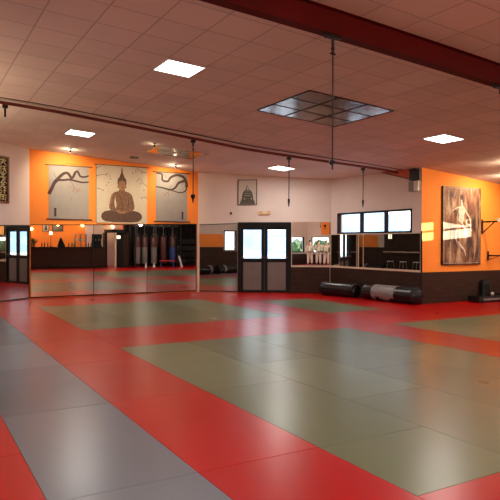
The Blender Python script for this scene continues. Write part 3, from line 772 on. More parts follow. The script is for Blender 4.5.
t = wall_item('banner', (LB[0], LB[1]-.012), (MC[0], MC[1]-.012), 1.87, 2.16, 'cream banner printed with a bronze statue seated cross-legged, middle of the orange wall', 'banner')
BW, BH = 1.56, 1.72
mb = MB(); mb.box(0, BW, -.016, -.004, 0, BH); mb.build('cloth', M['silk_cream'], t)
mb = MB(); mb.tube([(-.06, -.012, BH), (BW+.06, -.012, BH)], 0.012, 8); mb.build('top_rod', M['ink'], t)
mb = MB(); mb.box(-.012, 0.0, -.018, -.002, 0, BH); mb.build('side_edge', M['ink'], t)
# figure outline (metres from the banner's left bottom corner)
cx = 0.77
def mir(L): return [(cx+x, z) for x, z in L]+[(cx-x, z) for x, z in reversed(L)]
y = -.0161
mb = MB()
mb.prism(mir([(0.0, 0.03), (0.30, 0.03), (0.50, 0.05), (0.60, 0.11), (0.635, 0.19), (0.61, 0.28), (0.52, 0.35), (0.36, 0.385), (0.15, 0.39), (0.0, .39)][1:-1]), y-.002, y, 'y')
mb.build('lap_print', M['statue_dark'], t)
mb = MB()
mb.prism(mir([(0.15, 0.34), (0.30, 0.36), (0.385, 0.44), (0.39, 0.54), (0.36, 0.68), (0.33, 0.80), (0.29, 0.88), (0.22, 0.93), (0.10, 0.965), (0.075, 1.04)]), y-.004, y-.002, 'y')
mb.build('torso_print', M['statue'], t)
mb = MB(); mb.prism([(cx-.205, .80), (cx-.235, .62), (cx-.20, .44), (cx-.165, .52)], y-.005, y-.004, 'y'); mb.build('left_arm_gap', M['silk_cream'], t)
mb = MB(); mb.prism([(cx+.205, .76), (cx+.23, .62), (cx+.20, .46), (cx+.18, .54)], y-.005, y-.004, 'y'); mb.build('right_arm_gap', M['statue_dark'], t)
mb = MB(); mb.stroke([(cx-.16, .36), (cx-.06, .33), (cx+.06, .33), (cx+.16, .36)], [.05, .08, .08, .05], y-.0042, .001); mb.stroke([(cx-.3, .86), (cx-.34, .7), (cx-.35, .5)], [.03, .05, .03], y-.0042, .001); mb.build('lit_skin_print', M['statue_light'], t)
mb = MB()
mb.prism([(cx+.125*math.cos(a), 1.16+.17*math.sin(a)) for a in [i*PI/10 for i in range(20)]], y-.006, y-.004, 'y')
mb.prism(mir([(0.13, 1.14), (0.14, 1.05), (0.115, 1.05)]), y-.005, y-.0035, 'y')
mb.build('face_print', M['statue_light'], t)
mb = MB()
mb.prism([(cx+x, z) for x, z in [(-.14, 1.2), (-.12, 1.12), (-.10, 1.24), (0, 1.29), (.10, 1.24), (.12, 1.12), (.14, 1.2), (.13, 1.32), (.08, 1.38), (.055, 1.45), (.03, 1.5), (.012, 1.66), (0, 1.69), (-.012, 1.66), (-.03, 1.5), (-.055, 1.45), (-.08, 1.38), (-.13, 1.32)]], y-.008, y-.006, 'y')
mb.stroke([(cx-.05, 1.18), (cx-.02, 1.175)], .012, y-.006); mb.stroke([(cx+.02, 1.175), (cx+.05, 1.18)], .012, y-.006); mb.stroke([(cx, 1.17), (cx, 1.11)], .014, y-.006); mb.stroke([(cx-.03, 1.07), (cx+.03, 1.07)], .012, y-.006)
mb.stroke([(cx-.12, .9), (cx-.02, .72), (cx+.03, .45), (cx, .36)], [.02, .03, .03, .02], y-.0045, .0015)
for k in range(5): mb.stroke([(cx-.4+.16*k, .12), (cx-.36+.18*k, .22), (cx-.3+.15*k, .29)], .02, y-.0025, .0015)
mb.build('hair_and_fold_print', M['statue_dark'], t)
mb = MB()
for L in ([(0, 1.38), (.12, 1.42), (.28, 1.43), (.34, 1.38)], [(0, 1.6), (.08, 1.66), (.16, 1.68)], [(.28, 1.43), (.36, 1.5)], [(1.56, 1.15), (1.48, 1.2), (1.40, 1.28), (1.36, 1.38)], [(1.56, 1.56), (1.42, 1.58), (1.30, 1.63), (1.2, 1.68)], [(1.56, .8), (1.44, .82), (1.40, .78)], [(.02, 1.02), (.12, 1.0), (.18, .97)], [(1.42, 1.58), (1.36, 1.5)]):
    branch(mb, L, (.02, .008), y)
mb.build('twig_print', M['ink_faint'], t)
mb = MB()
for (bx, bz) in ((.36, 1.2), (.3, 1.12), (.42, 1.32), (.4, 1.4), (1.1, 1.52), (1.2, 1.58), (1.36, 1.22), (1.3, 1.36), (1.24, 1.3), (1.38, .78), (.2, .97), (1.46, 1.02)):
    mb.prism([(bx+.022*math.cos(a*PI/3), bz+.018*math.sin(a*PI/3)) for a in range(6)], y-.002, y, 'y')
mb.build('blossom_print', M['ink_faint'], t)

# calligraphy board on the left angled wall
t = wall_item('calligraphy_board', LA, LB, len_left-1.27, 2.61, 'tall black board with pale gold brush characters on the angled white wall', 'sign')
bw, bh = 0.50, 1.24
mb = MB(); mb.box(.05, bw-.05, -.03, -.002, .05, bh-.05); mb.build('board', M['black_wood'], t)
mb = MB(); mb.box(0, bw, -.045, -.002, 0, .05); mb.box(0, bw, -.045, -.002, bh-.05, bh); mb.box(0, .05, -.045, -.002, .05, bh-.05); mb.box(bw-.05, bw, -.045, -.002, .05, bh-.05); mb.build('frame', M['wood'], t)
mb = MB(); gx = bw/2+.05
G = [[[(-.1, .05), (.1, .06)], [(0, .09), (-.02, -.02), (-.1, -.08)], [(.0, .03), (.05, -.04), (.11, -.08)], [(-.08, .0), (-.04, -.02)], [(.05, .02), (.09, .04)]],
     [[(-.05, .09), (-.1, .0)], [(-.07, .04), (-.07, -.09)], [(-.02, .06), (.1, .07)], [(.04, .09), (.04, -.02), (-.02, -.09)], [(-.02, .0), (.1, .01)], [(.05, -.02), (.1, -.08)]],
     [[(-.09, .08), (.09, .08)], [(-.05, .03), (.06, .04)], [(0, .08), (0, -.09)], [(-.1, -.03), (.1, -.02)], [(.03, -.05), (.08, -.09)]],
     [[(0, .1), (-.05, .03), (-.1, .0)], [(0, .1), (.05, .04), (.11, .01)], [(-.05, .01), (.05, .01)], [(0, .02), (0, -.08)], [(-.06, -.03), (.06, -.03)], [(-.09, -.08), (.1, -.08)]],
     [[(-.1, .07), (-.04, .05)], [(-.1, .01), (-.04, -.01)], [(-.1, -.09), (-.03, -.03)], [(0, .08), (.1, .06)], [(.05, .09), (.04, -.08), (0, -.06)], [(.0, .0), (.1, .0)]],
     [[(-.08, .07), (.09, .07), (.07, -.09)], [(-.08, .07), (-.1, -.08)], [(-.05, .02), (.05, .02)], [(0, .07), (0, -.06)], [(-.05, -.04), (.06, -.04)]]]
for i, g_ in enumerate(G):
    zz = bh-.15-.188*i
    for stt in g_: mb.stroke([(gx+a*1.1, zz+c_) for a, c_ in stt], [.03]+[.024]*(len(stt)-2)+[.014], -.0301, .004)
mb.build('brush_characters', M['gold'], t)

# framed picture, emergency lamp, hook on the door wall
t = wall_item('framed_picture', MC, DE, 1.29, 2.79, 'small black framed picture of a dark stepped tower above the glazed door', 'picture')
pw, ph = .62, .81
mb = MB(); f = .022; mb.box(0, pw, -.03, -.002, 0, f); mb.box(0, pw, -.03, -.002, ph-f, ph); mb.box(0, f, -.03, -.002, f, ph-f); mb.box(pw-f, pw, -.03, -.002, f, ph-f); mb.build('frame', M['black_wood'], t)
mb = MB(); mb.box(f, pw-f, -.018, -.002, f, ph-f); mb.build('print', M['paper'], t)
mb = MB()
mb.prism([(.07, .03), (.09, .12), (.13, .18), (.14, .30), (.17, .40), (.21, .46), (.26, .49), (.29, .60), (.325, .63), (.36, .49), (.42, .46), (.46, .40), (.49, .30), (.50, .18), (.54, .12), (.56, .03)], -.020, -.018, 'y')
mb.build('tower_print', M['tower_ink'], t)
mb = MB()
for x_ in (.22, .44): mb.prism([(x_-.015, .18), (x_+.015, .18), (x_+.01, .23), (x_-.01, .23)], -.022, -.020, 'y')
mb.prism([(.295, .47), (.345, .47), (.325, .6), (.31, .6)], -.022, -.020, 'y')
for k in range(3): mb.stroke([(.2+.02*k, .30+.07*k), (.43-.02*k, .30+.07*k)], .008, -.020)
mb.build('tower_highlights', M['paper'], t)
t = wall_item('emergency_light', MC, DE, 1.98, 2.48, 'small amber and beige emergency light above the right half of the glazed door', 'emergency light')
mb = MB(); mb.box(0, .36, -.05, -.002, 0, .12, .008); mb.build('housing', M['amber_plastic'], t)
mb = MB(); mb.box(.11, .25, -.062, -.050, .03, .12, .006); mb.build('diffuser', M['beige_plastic'], t)
t = wall_item('coat_hook', MC, DE, 1.07, 2.53, 'tiny dark hook on the white wall above the narrow mirror', 'hook')
mb = MB(); mb.lathe([(.04, 0), (.04, .012)], 12, (0, -.014, 0), 'y'); mb.build('base', M['black_wood'], t)
mb = MB(); mb.tube([(0, -.013, 0), (0.01, -.06, 0), (0.03, -.07, -.04)], .014, 8); mb.build('arm', M['black_wood'], t, smooth=True)

# speaker, white box, flat orange-red wedge at the top of the window wall
t = wall_item('wall_speaker', DE, WE, 3.36, 3.23, 'black loudspeaker high in the corner above the white box', 'speaker')
mb = MB(); mb.box(.06, .30, -.12, -.002, 0, .30, .01); mb.build('cabinet', M['black_wood'], t)
mb = MB(); mb.box(.08, .28, -.132, -.121, .02, .28); mb.build('grille', M['dark_metal'], t)
t = wall_item('control_box', DE, WE, 3.36, 2.95, 'beige wall box in the corner under the black loudspeaker', 'box')
mb = MB(); mb.box(0.02, .20, -.10, -.002, 0, .26, .006); mb.build('case', M['beige_dark'], t)
mb = MB(); mb.box(.20, .35, -.10, -.002, 0, .26, .006); mb.build('side_cover', M['beige_plastic'], t)
mb = MB(); mb.box(.04, .18, -.106, -.100, .04, .22); mb.build('front_cover', M['beige_dark'], t)
t = wall_item('wall_board', DE, WE, 2.3, 3.27, 'flat orange-red wedge on the wall under the ceiling, left of the loudspeaker', 'board')
mb = MB(); mb.prism([(0, .32), (1.18, -.01), (1.18, .30), (.6, .325)], -.02, -.002, 'y'); mb.build('panel', M['rust_panel'], t)
mb = MB(); mb.prism([(-.3, .36), (1.19, -.04), (1.19, -.01), (-.3, .40)], -.035, -.002, 'y'); mb.build('lower_strip', M['rail_red'], t)

# ------------------------------------------------------------------ large painting on the right orange wall
t = wall_item('canvas_painting', (0, 11.15), (1, 11.15), 12.33, 1.02, 'tall brown streaked canvas painted with a pale running figure on the orange wall', 'painting')
pw, ph = 1.50, 2.09
mb = MB(); mb.box(0, pw, -.045, -.002, 0, ph, .004); mb.build('canvas', M['canvas'], t)
mb = MB(); mb.box(-.02, -.001, -.05, -.002, -.02, ph+.0); mb.box(-.02, pw, -.05, -.002, -.02, -.001); mb.build('dark_edge', M['black_wood'], t)
X = lambda px_: (px_-62)/186*pw if False else (px_-62)/190*pw
Z = lambda pz: (440-pz)/378*ph
Q = lambda L: smooth_pts([(X(a), Z(b_)) for a, b_ in L], 4)
y = -.0451; mb = MB()
def st(L, w0, w1, w2=None):
    q = Q(L); n_ = len(q); w2 = w1 if w2 is None else w2
    ws = [.72*((w0+(w1-w0)*2*i/(n_-1)) if i < n_/2 else (w1+(w2-w1)*(2*i/(n_-1)-1))) for i in range(n_)]
    return q, ws
for L, w0, w1, w2 in (([(155, 165), (152, 190), (150, 225)], .10, .12, .08), ([(150, 225), (160, 250), (176, 275), (184, 300)], .05, .07, .03),
                      ([(138, 330), (150, 350), (168, 372), (174, 400)], .03, .06, .02), ([(160, 160), (180, 190), (195, 220), (200, 280)], .04, .045, .02),
                      ([(150, 160), (130, 165), (108, 180)], .04, .03, .015), ([(152, 120), (154, 140), (156, 160)], .03, .05, .06)):
    q, ws = st(L, w0*1.4, w1*1.4, w2*1.4); mb.stroke(q, ws, y)
mb.prism([(X(a), Z(b_)) for a, b_ in ((146, 160), (168, 158), (172, 175), (165, 200), (168, 228), (150, 240), (136, 225), (142, 200), (138, 178))], y-.0025, y-.0006, 'y')
mb.build('figure_strokes', M['paint_white'], t)
mb = MB()
for L, w0, w1, w2 in (([(140, 175), (132, 215), (133, 260)], .04, .07, .03), ([(135, 250), (125, 300), (132, 335), (160, 400)], .03, .07, .02), ([(66, 70), (67, 200), (68, 435)], .03, .05, .03), ([(70, 66), (150, 68), (240, 64)], .02, .03, .02), ([(243, 90), (244, 250), (243, 430)], .02, .03, .03), ([(66, 434), (150, 436), (244, 434)], .02, .03, .02), ([(90, 80), (88, 130), (84, 180)], .03, .05, .02), ([(215, 330), (220, 380), (216, 430)], .02, .06, .02), ([(96, 330), (98, 370), (92, 425)], .02, .07, .03)):
    q, ws = st(L, w0, w1, w2); mb.stroke(q, ws, y, .0012)
mb.build('pale_streaks', M['paint_grey'], t)
mb = MB(); mb.prism([(X(152)+.055*math.cos(a*PI/6), Z(112)+.075*math.sin(a*PI/6)) for a in range(12)], y-.003, y, 'y'); mb.build('head_strokes', M['ink'], t)
mb = MB()
for L in ([(120, 190), (112, 210), (104, 235)], [(190, 80), (196, 110), (192, 150)], [(150, 280), (152, 300), (150, 320)]):
    q, ws = st(L, .02, .05, .02); mb.stroke(q, ws, y, .0015)
mb.build('red_streaks', M['paint_red'], t)

# ------------------------------------------------------------------ pull-up brackets on the right wall
t = wall_item('wall_bracket', (0, 11.15), (1, 11.15), 13.93, 2.18, 'black wall bracket with diagonal brace and beige grip, right of the painting', 'bracket')
mb = MB(); mb.box(-.03, .03, -.012, -.001, -.34, .07); mb.build('wall_plate', M['dark_metal'], t)
mb = MB(); mb.box(-.02, .02, -.62, -.012, -.02, .02); mb.build('arm', M['dark_metal'], t)
mb = MB(); mb.tube([(0, -.012, -.32), (0, -.40, -.015)], .016, 8); mb.build('brace', M['dark_metal'], t)
mb = MB(); mb.tube([(-.05, -.60, .035), (.9, -.60, .035)], .02, 10); mb.build('grip_bar', M['beige_plastic'], t, smooth=True)
mb = MB(); mb.tube([(-.075, -.60, .035), (-.02, -.60, .035)], .055, 12); mb.build('end_grip', M['beige_plastic'], t, smooth=True)
t = wall_item('wall_bracket', (0, 11.15), (1, 11.15), 14.19, 1.22, 'lower black wall bracket with a short arm above the dark planks at the right edge', 'bracket')
mb = MB(); mb.box(-.03, .03, -.014, -.001, -.12, .14); mb.build('wall_plate', M['dark_metal'], t)
mb = MB(); mb.box(-.02, .02, -.55, -.014, -.0, .04); mb.build('arm', M['dark_metal'], t)
mb = MB(); mb.tube([(0, -.014, -.1), (.0, -.35, .0)], .008, 8); mb.build('brace', M['dark_metal'], t)

# ------------------------------------------------------------------ punching bags lying on the mats
def lying_bag(p, q, r, label, band, parts_seed=0):
    p, q = Vector(p), Vector(q); d = q-p; L = d.length; ang = math.atan2(d.y, d.x)
    t = empty('punching_bag', (p.x, p.y, 0), ang, label, 'punching bag', 'punching bags lying along the wall')
    mb = MB(); prof = [(0.02, 0.0), (r*.72, .015), (r*.93, .06), (r, .13)]
    nseg = 10
    for i in range(1, nseg): prof.append((r*(1+0.018*math.sin(i*2.1+parts_seed)), .13+(L-.26)*i/nseg))
    prof += [(r, L-.13), (r*.93, L-.06), (r*.72, L-.015), (0.02, L)]
    mb.lathe(prof, 24, (0, 0, r-.004), 'x'); mb.build('bag_body', M['leather'], t, smooth=True)
    if band:
        mb = MB(); a, b_ = band; mb.lathe([(r*1.012, a), (r*1.03, a+.01), (r*1.03, b_-.01), (r*1.012, b_)], 24, (0, 0, r+.004), 'x'); mb.build('label_band', M['greyband'], t, smooth=True)['label'] = 'worn grey band around the bag'
    mb = MB()
    for s_ in (.10, L-.10): mb.lathe([(r*1.0, s_-.02), (r*1.03, s_-.015), (r*1.03, s_+.015), (r*1.0, s_+.02)], 24, (0, 0, r+.002), 'x')
    mb.build('end_strap', M['dark_metal'], t, smooth=True)
    mb = MB()
    for a in range(4):
        an = a*PI/2+.6; mb.tube([(L-.02, math.cos(an)*r*.8, r+math.sin(an)*r*.8), (L+.13, 0, r*.9)], .012, 6)
    mb.lathe([(.03, L+.11), (.035, L+.13), (.03, L+.15)], 10, (0, 0, r*.9), 'x'); mb.build('hanging_strap', M['leather'], t)
    mb = MB(); mb.tube([(.2, 0, 2*r-.004), (L-.2, 0, 2*r-.004)], .006, 6); mb.build('seam', M['dark_metal'], t)
    return t
lying_bag((11.36, 10.98), (11.26, 12.98), .215, 'black glossy punching bag with a grey band, lying nearest the orange wall corner', (.72, 1.55))
lying_bag((11.24, 13.24), (10.98, 14.6), .20, 'plain black punching bag lying behind the grey-banded one, nearest the glazed door', None, 2)

# things by the foot of the right wall
t = empty('kick_shield', (13.1, 10.74, 0), 0.0, 'long flat black kick shield lying at the foot of the plank panelling under the painting', 'kick shield')
mb = MB(); mb.box(0, 1.35, -.2, .2, 0.0, .17, .05); mb.build('pad', M['leather'], t, smooth=True)
mb = MB()
for x_ in (.3, 1.0): mb.tube([(x_, -.1, .165), (x_, -.08, .2), (x_, .08, .2), (x_, .1, .165)], .014, 8)
mb.build('handle', M['leather'], t, smooth=True)
mb = MB(); mb.box(.15, 1.2, -.205, -.199, .06, .11); mb.build('side_stripe', M['beige_dark'], t)
t = empty('rubber_ball', (13.76, 10.66, .171), 0, 'small pale ball resting on the flat black kick shield', 'ball')
mb = MB(); mb.ball((0, 0, .045), .045); mb.build('ball_skin', M['beige_plastic'], t, smooth=True)
mb = MB(); mb.lathe([(.0455, .04), (.047, .045), (.0455, .05)], 16); mb.build('ball_seam', M['beige_dark'], t)
t = empty('punch_pad', (13.95, 11.09, 0), 0, 'upright black punch pad leaning on the planks at the right', 'punch pad')
mb = MB(); mb.prism([(-.16, 0), (.16, 0), (.16, .5), (.10, .56), (-.10, .56), (-.16, .5)], -.09, .03, 'y'); mb.build('pad', M['leather'], t)
mb = MB(); mb.box(-.1, .1, -.1, -.089, .12, .42, .004); mb.build('strike_face', M['black_wood'], t)
t = empty('gym_bag', (14.93, 10.80, 0), 0.05, 'low black sports bag on the mats at the right edge, below the lower bracket', 'sports bag')
mb = MB(); mb.box(-.42, .42, -.18, .18, 0, .2, .07); mb.build('bag_body', M['leather'], t, smooth=True)
mb = MB(); mb.tube([(-.25, -.12, .18), (-.18, -.06, .27), (.18, -.06, .27), (.25, -.12, .18)], .013, 8); mb.build('carry_handle', M['rope'], t, smooth=True)
mb = MB(); mb.box(-.38, .38, -.008, .008, .196, .206); mb.build('zip', M['grey_metal'], t)

# ------------------------------------------------------------------ people standing behind the camera, seen in the mirror
def skin_mesh(name, chains, m, parent, root=None, sub=1):
    """chains: lists of (point, radius); equal points are shared"""
    verts, edges, idx = [], [], {}
    def vid(p, r):
        k = tuple(round(c, 4) for c in p)
        if k not in idx: idx[k] = len(verts); verts.append((p, r))
        return idx[k]
    for ch in chains:
        ids = [vid(p, r) for p, r in ch]
        edges += [(a, b_) for a, b_ in zip(ids[:-1], ids[1:]) if a != b_]
    me = bpy.data.meshes.new(name); me.from_pydata([v[0] for v in verts], edges, [])
    o = bpy.data.objects.new(name, me); C.objects.link(o); o.parent = parent
    sk = o.modifiers.new('skin', 'SKIN')
    if not me.skin_vertices:
        bpy.context.view_layer.objects.active = o
    lay = me.skin_vertices[0].data if me.skin_vertices else None
    if lay is None:
        b_ = bmesh.new(); b_.from_mesh(me); b_.verts.layers.skin.verify(); b_.to_mesh(me); b_.free(); lay = me.skin_vertices[0].data
    for i, (p, r) in enumerate(verts):
        lay[i].radius = (r, r) if not isinstance(r, tuple) else r
        lay[i].use_root = (i == 0)
    sk.use_smooth_shade = True
    ss = o.modifiers.new('subdivision', 'SUBSURF'); ss.levels = sub; ss.render_levels = sub
    me.materials.append(m); return o
def person(loc, rz, label, arms, belt='belt', h=1.0):
    t = empty('person', loc, rz, label, 'person', 'people in white training suits'); t.scale = (h, h, h)
    pel = (0, 0, .95); che = (0, 0, 1.25); nb = (0, -.01, 1.46); nk = (0, 0, 1.53)
    ch = [[(pel, .13), ((0, 0, 1.08), .12), (che, .145), (nb, .08), (nk, .055), ((0, .01, 1.60), .075), ((0, .015, 1.68), .085), ((0, .005, 1.755), .06)]]
    jk = [[((0, 0, .84), .175), ((0, 0, .98), .165), ((0, 0, 1.12), .15), ((0, 0, 1.28), .175), ((0, 0, 1.42), .12)]]
    tr_ = []
    for s_, (el, wr, hd) in zip((-1, 1), arms):
        sh = (s_*.185, 0, 1.40); el = tuple(el); wr = tuple(wr)
        ch.append([(che, .145), ((s_*.10, 0, 1.39), .075), (sh, .06), (el, .043), (wr, .028), (hd, .035)])
        v = (Vector(hd)-Vector(wr)).normalized(); side = Vector((1, 0, 0)); side = (side-v*side.dot(v)).normalized()
        for k, off in enumerate((-.028, -.009, .010, .029)):
            b0 = Vector(hd)+v*.03+side*off; l = (.055, .065, .06, .048)[k]
            ch.append([(hd, .035), (tuple(b0), .010), (tuple(b0+v*l*.6+Vector((0, .012, 0))), .009), (tuple(b0+v*l+Vector((0, .03, 0))), .008)])
        th = Vector(hd)-side*s_*.045
        ch.append([(hd, .035), (tuple(th), .011), (tuple(th+v*.035-side*s_*.012), .009)])
        mid = tuple((Vector(el)+Vector(wr))/2)
        jk.append([((0, 0, 1.28), .175), ((s_*.11, 0, 1.38), .10), (sh, .095), (el, .078), (tuple(Vector(el)*.25+Vector(wr)*.75), .068)])
        hip = (s_*.095, 0, .88); kn = (s_*.12, .02, .50); an = (s_*.135, -.01, .09)
        ch.append([(pel, .13), (hip, .085), (kn, .058), ((s_*.13, 0, .3), .05), (an, .036), ((s_*.14, .05, .035), .035), ((s_*.15, .15, .022), .024)])
        tr_.append([((0, 0, .93), .14), ((s_*.10, 0, .84), .115), (kn, .092), ((s_*.132, 0, .16), .085)])
    skin_mesh('body', ch, M['skin'], t)
    skin_mesh('jacket', jk, M['cotton'], t)
    skin_mesh('trousers', tr_, M['cotton'], t)
    mb = MB(); mb.lathe([(.150, .955), (.168, .96), (.168, 1.0), (.150, 1.005)], 20); mb.box(-.03, .03, .155, .185, .95, 1.01, .005)
    mb.tube([(-.01, .175, .97), (-.06, .19, .78)], .014, 6); mb.tube([(.01, .175, .97), (.05, .19, .76)], .014, 6); mb.build('belt', M[belt], t)
    mb = MB(); mb.ball((0, -.015, 1.715), (.088, .098, .088), 16, 10)
    hr = mb.build('hair', M['hair'], t, smooth=True)
    mb = MB(); mb.ball((0, .105, 1.655), (.012, .018, .02), 8, 6)
    for s_ in (-1, 1): mb.ball((s_*.085, .01, 1.66), (.010, .018, .028), 8, 6)
    mb.build('nose_and_ears', M['skin'], t, smooth=True)
    mb = MB()
    for s_ in (-1, 1): mb.ball((s_*.032, .088, 1.675), (.012, .008, .006), 8, 6)
    mb.box(-.022, .022, .088, .096, 1.612, 1.618); mb.build('eyes_and_mouth', M['hair'], t)
    return t
down = [((-.24, -.02, 1.14), (-.25, .06, .92), (-.25, .08, .86)), ((.24, -.02, 1.14), (.25, .06, .92), (.25, .08, .86))]
raise_ = [((-.28, .06, 1.18), (-.16, .24, 1.32), (-.12, .28, 1.36)), ((.30, .08, 1.28), (.30, .26, 1.40), (.30, .31, 1.44))]
hips = [((-.36, -.04, 1.18), (-.22, .07, 1.02), (-.18, .10, .99)), ((.36, -.04, 1.18), (.22, .07, 1.02), (.18, .10, .99))]
PEOPLE = [((-1.6, -3.2, 0), 'person in a white suit with hands on hips, right one of the mirrored trio', hips),
          ((-3.0, -4.2, 0), 'person in a white suit with raised hands, middle one of the mirrored trio', raise_),
          ((-2.85, -3.0, 0), 'person in a white suit with arms down, left one of the mirrored trio', down)]
for L_, lb, ar in PEOPLE: person(L_, -0.75, lb, ar)

# ------------------------------------------------------------------ the hall behind the camera, seen in the tall mirrors
t = empty('bar_counter', (6.0, -1.9, 0), 0, 'long dark wooden bar counter seen in the tall mirrors under the left scroll', 'bar counter')
mb = MB(); mb.box(0, 4.75, -.5, -.02, 0, 1.26); mb.build('body', M['planks'], t)
for k in range(5):
    mb = MB(); mb.box(.06+.94*k, .92+.94*k, -.02, 0.0, .1, 1.2, .004); mb.build('front_panel', M['planks'], t)
mb = MB(); mb.box(-.05, 4.8, -.58, .08, 1.26, 1.32, .01); mb.build('worktop', M['black_wood'], t)
mb = MB(); mb.tube([(0.05, .1, .2), (4.7, .1, .2)], .02, 8); mb.build('foot_rail', M['dark_metal'], t)
def bottle(x, y, z, m, k, hh=.3, label=''):
    t = empty('bottle', (x, y, z), 0, label, 'bottle', 'bottles on the mirrored bar')
    mb = MB(); mb.lathe([(.035, 0), (.038, .01), (.038, hh*.58), (.014, hh*.75), (.014, hh*.95)], 12); mb.build('glass_body', M[m], t, smooth=True)
    mb = MB(); mb.lathe([(.017, hh*.93), (.017, hh)], 10); mb.build('cap', M['dark_metal'], t); return t
for k, x in enumerate((6.95, 7.12, 7.3, 8.55, 8.72, 8.88, 9.6, 9.75, 9.93)):
    bottle(x, -2.1-.05*(k % 2), 1.32, 'bottle_green' if k % 3 else 'bottle_brown', k, .28+.03*(k % 3), 'small bottle in a row on the mirrored bar counter')
# vase with leaves and a table lamp
t = empty('potted_plant', (6.45, -2.15, 1.32), 0, 'leafy green plant in a pot at the end of the mirrored bar', 'plant')
mb = MB(); mb.lathe([(.09, 0), (.13, .02), (.15, .2), (.13, .22)], 16); mb.build('pot', M['wood'], t, smooth=True)
mb = MB(); rnd = random.Random(5)
for k in range(46):
    a = rnd.uniform(0, 2*PI); e_ = rnd.uniform(.2, 1.3); L = rnd.uniform(.25, .5); d = Vector((math.cos(a)*math.cos(e_), math.sin(a)*math.cos(e_), math.sin(e_)))
    s_ = d.cross(Vector((0, 0, 1))).normalized()*.045; p0 = Vector((0, 0, .2)); p1 = p0+d*L*.5; p2 = p0+d*L-Vector((0, 0, .05))
    vs = [mb.b.verts.new(q) for q in (p0, p1+s_, p2, p1-s_)]; mb.b.faces.new(vs)
mb.build('leaves', M['leaf'], t)
t = empty('table_lamp', (7.52, -2.3, 1.32), 0, 'small lit lamp between bottles on the mirrored bar', 'lamp')
mb = MB(); mb.lathe([(.08, 0), (.08, .02), (.015, .04), (.015, .78)], 12); mb.build('base', M['dark_metal'], t)
mb = MB(); mb.lathe([(.10, .76), (.06, .92)], 14); mb.build('lamp_shade', M['bulb_yellow'], t)
t = empty('till', (8.1, -2.2, 1.32), .1, 'black till with a tilted screen on the mirrored bar', 'till')
mb = MB(); mb.box(-.2, .2, -.2, .2, 0, .14, .01); mb.build('drawer', M['black_wood'], t)
mb = MB(); mb.prism([(-.19, .14), (.19, .14), (.02, .55), (-.06, .55)], -.05, .05, 'y'); mb.build('screen', M['black_wood'], t)
t = empty('glass_rack', (8.95, -2.45, 1.32), 0, 'metal glass rack standing on the mirrored bar', 'rack')
mb = MB()
for x_ in (0, .33, .66): mb.box(x_, x_+.03, 0, .3, 0, .78)
mb.box(0, .69, 0, .3, .36, .38); mb.box(0, .69, 0, .3, .76, .78); mb.build('frame', M['grey_metal'], t)
for k in range(8):
    mb = MB(); mb.lathe([(.03, 0), (.035, .12), (.033, .12)], 10, (.06+.075*k+(.02 if k > 3 else 0), .15, .38)); mb.build('glass', M['white_paint'], t)
t = empty('coffee_machine', (10.32, -2.3, 1.32), 0, 'tall black coffee machine on the mirrored bar, right of the glass rack', 'coffee machine')
mb = MB(); mb.box(-.28, .28, -.2, .12, 0, .12, .01); mb.box(-.28, .28, -.2, -.02, .12, .8, .01); mb.box(-.28, .28, -.2, .14, .5, .8, .01); mb.build('body', M['black_wood'], t)
mb = MB(); mb.tube([(-.1, .08, .5), (-.1, .08, .38)], .02, 8); mb.tube([(.1, .08, .5), (.1, .08, .38)], .02, 8); mb.build('spout', M['grey_metal'], t)
def bar_stool(x, label):
    t = empty('bar_stool', (x, -2.95, 0), 0, label, 'bar stool', 'stools behind the mirrored bar')
    mb = MB(); mb.lathe([(.17, 0), (.19, .02), (.18, .06)], 18, (0, 0, .95)); mb.build('seat', M['wood'], t, smooth=True)
    mb = MB(); mb.tube([(-.15, -.15, 1.0), (-.17, -.2, 1.55), (.17, -.2, 1.55), (.15, -.15, 1.0)], .02, 8); mb.tube([(-.165, -.18, 1.3), (.165, -.18, 1.3)], .015, 8); mb.build('backrest', M['wood'], t)
    for sx, sy in ((1, 1), (1, -1), (-1, 1), (-1, -1)):
        mb = MB(); mb.tube([(sx*.11, sy*.11, .96), (sx*.19, sy*.19, 0)], .017, 8); mb.build('leg', M['wood'], t)
    return t
for x, lb in ((7.5, 'left one'), (9.2, 'middle one'), (10.3, 'right one')):
    bar_stool(x, 'brown wooden bar stool with a low back behind the mirrored bar, %s' % {'left one': 'near the plant', 'middle one': 'behind the glass rack', 'right one': 'nearest the dark doorway'}[lb])
def picture(x, z, w, h, label, m='paper'):
    t = empty('framed_picture', (x, BACK_Y+.001, z), PI, label, 'picture', 'pictures on the mirrored orange wall')
    mb = MB(); f = .03; mb.box(0, w, -.03, 0, 0, f); mb.box(0, w, -.03, 0, h-f, h); mb.box(0, f, -.03, 0, f, h-f); mb.box(w-f, w, -.03, 0, f, h-f); mb.build('frame', M['black_wood'], t)
    mb = MB(); mb.box(f, w-f, -.018, 0, f, h-f); mb.build('print', M[m], t)
    mb = MB(); mb.prism([(w*.25, h*.15), (w*.75, h*.15), (w*.6, h*.7), (w*.4, h*.75)], -.02, -.018, 'y'); mb.build('dark_motif', M['tower_ink'], t); return t
picture(8.05, 2.30, .42, .55, 'framed portrait picture on the mirrored orange wall')
picture(8.95, 2.32, .72, .42, 'wide dark framed picture on the mirrored orange wall', 'tower_ink')
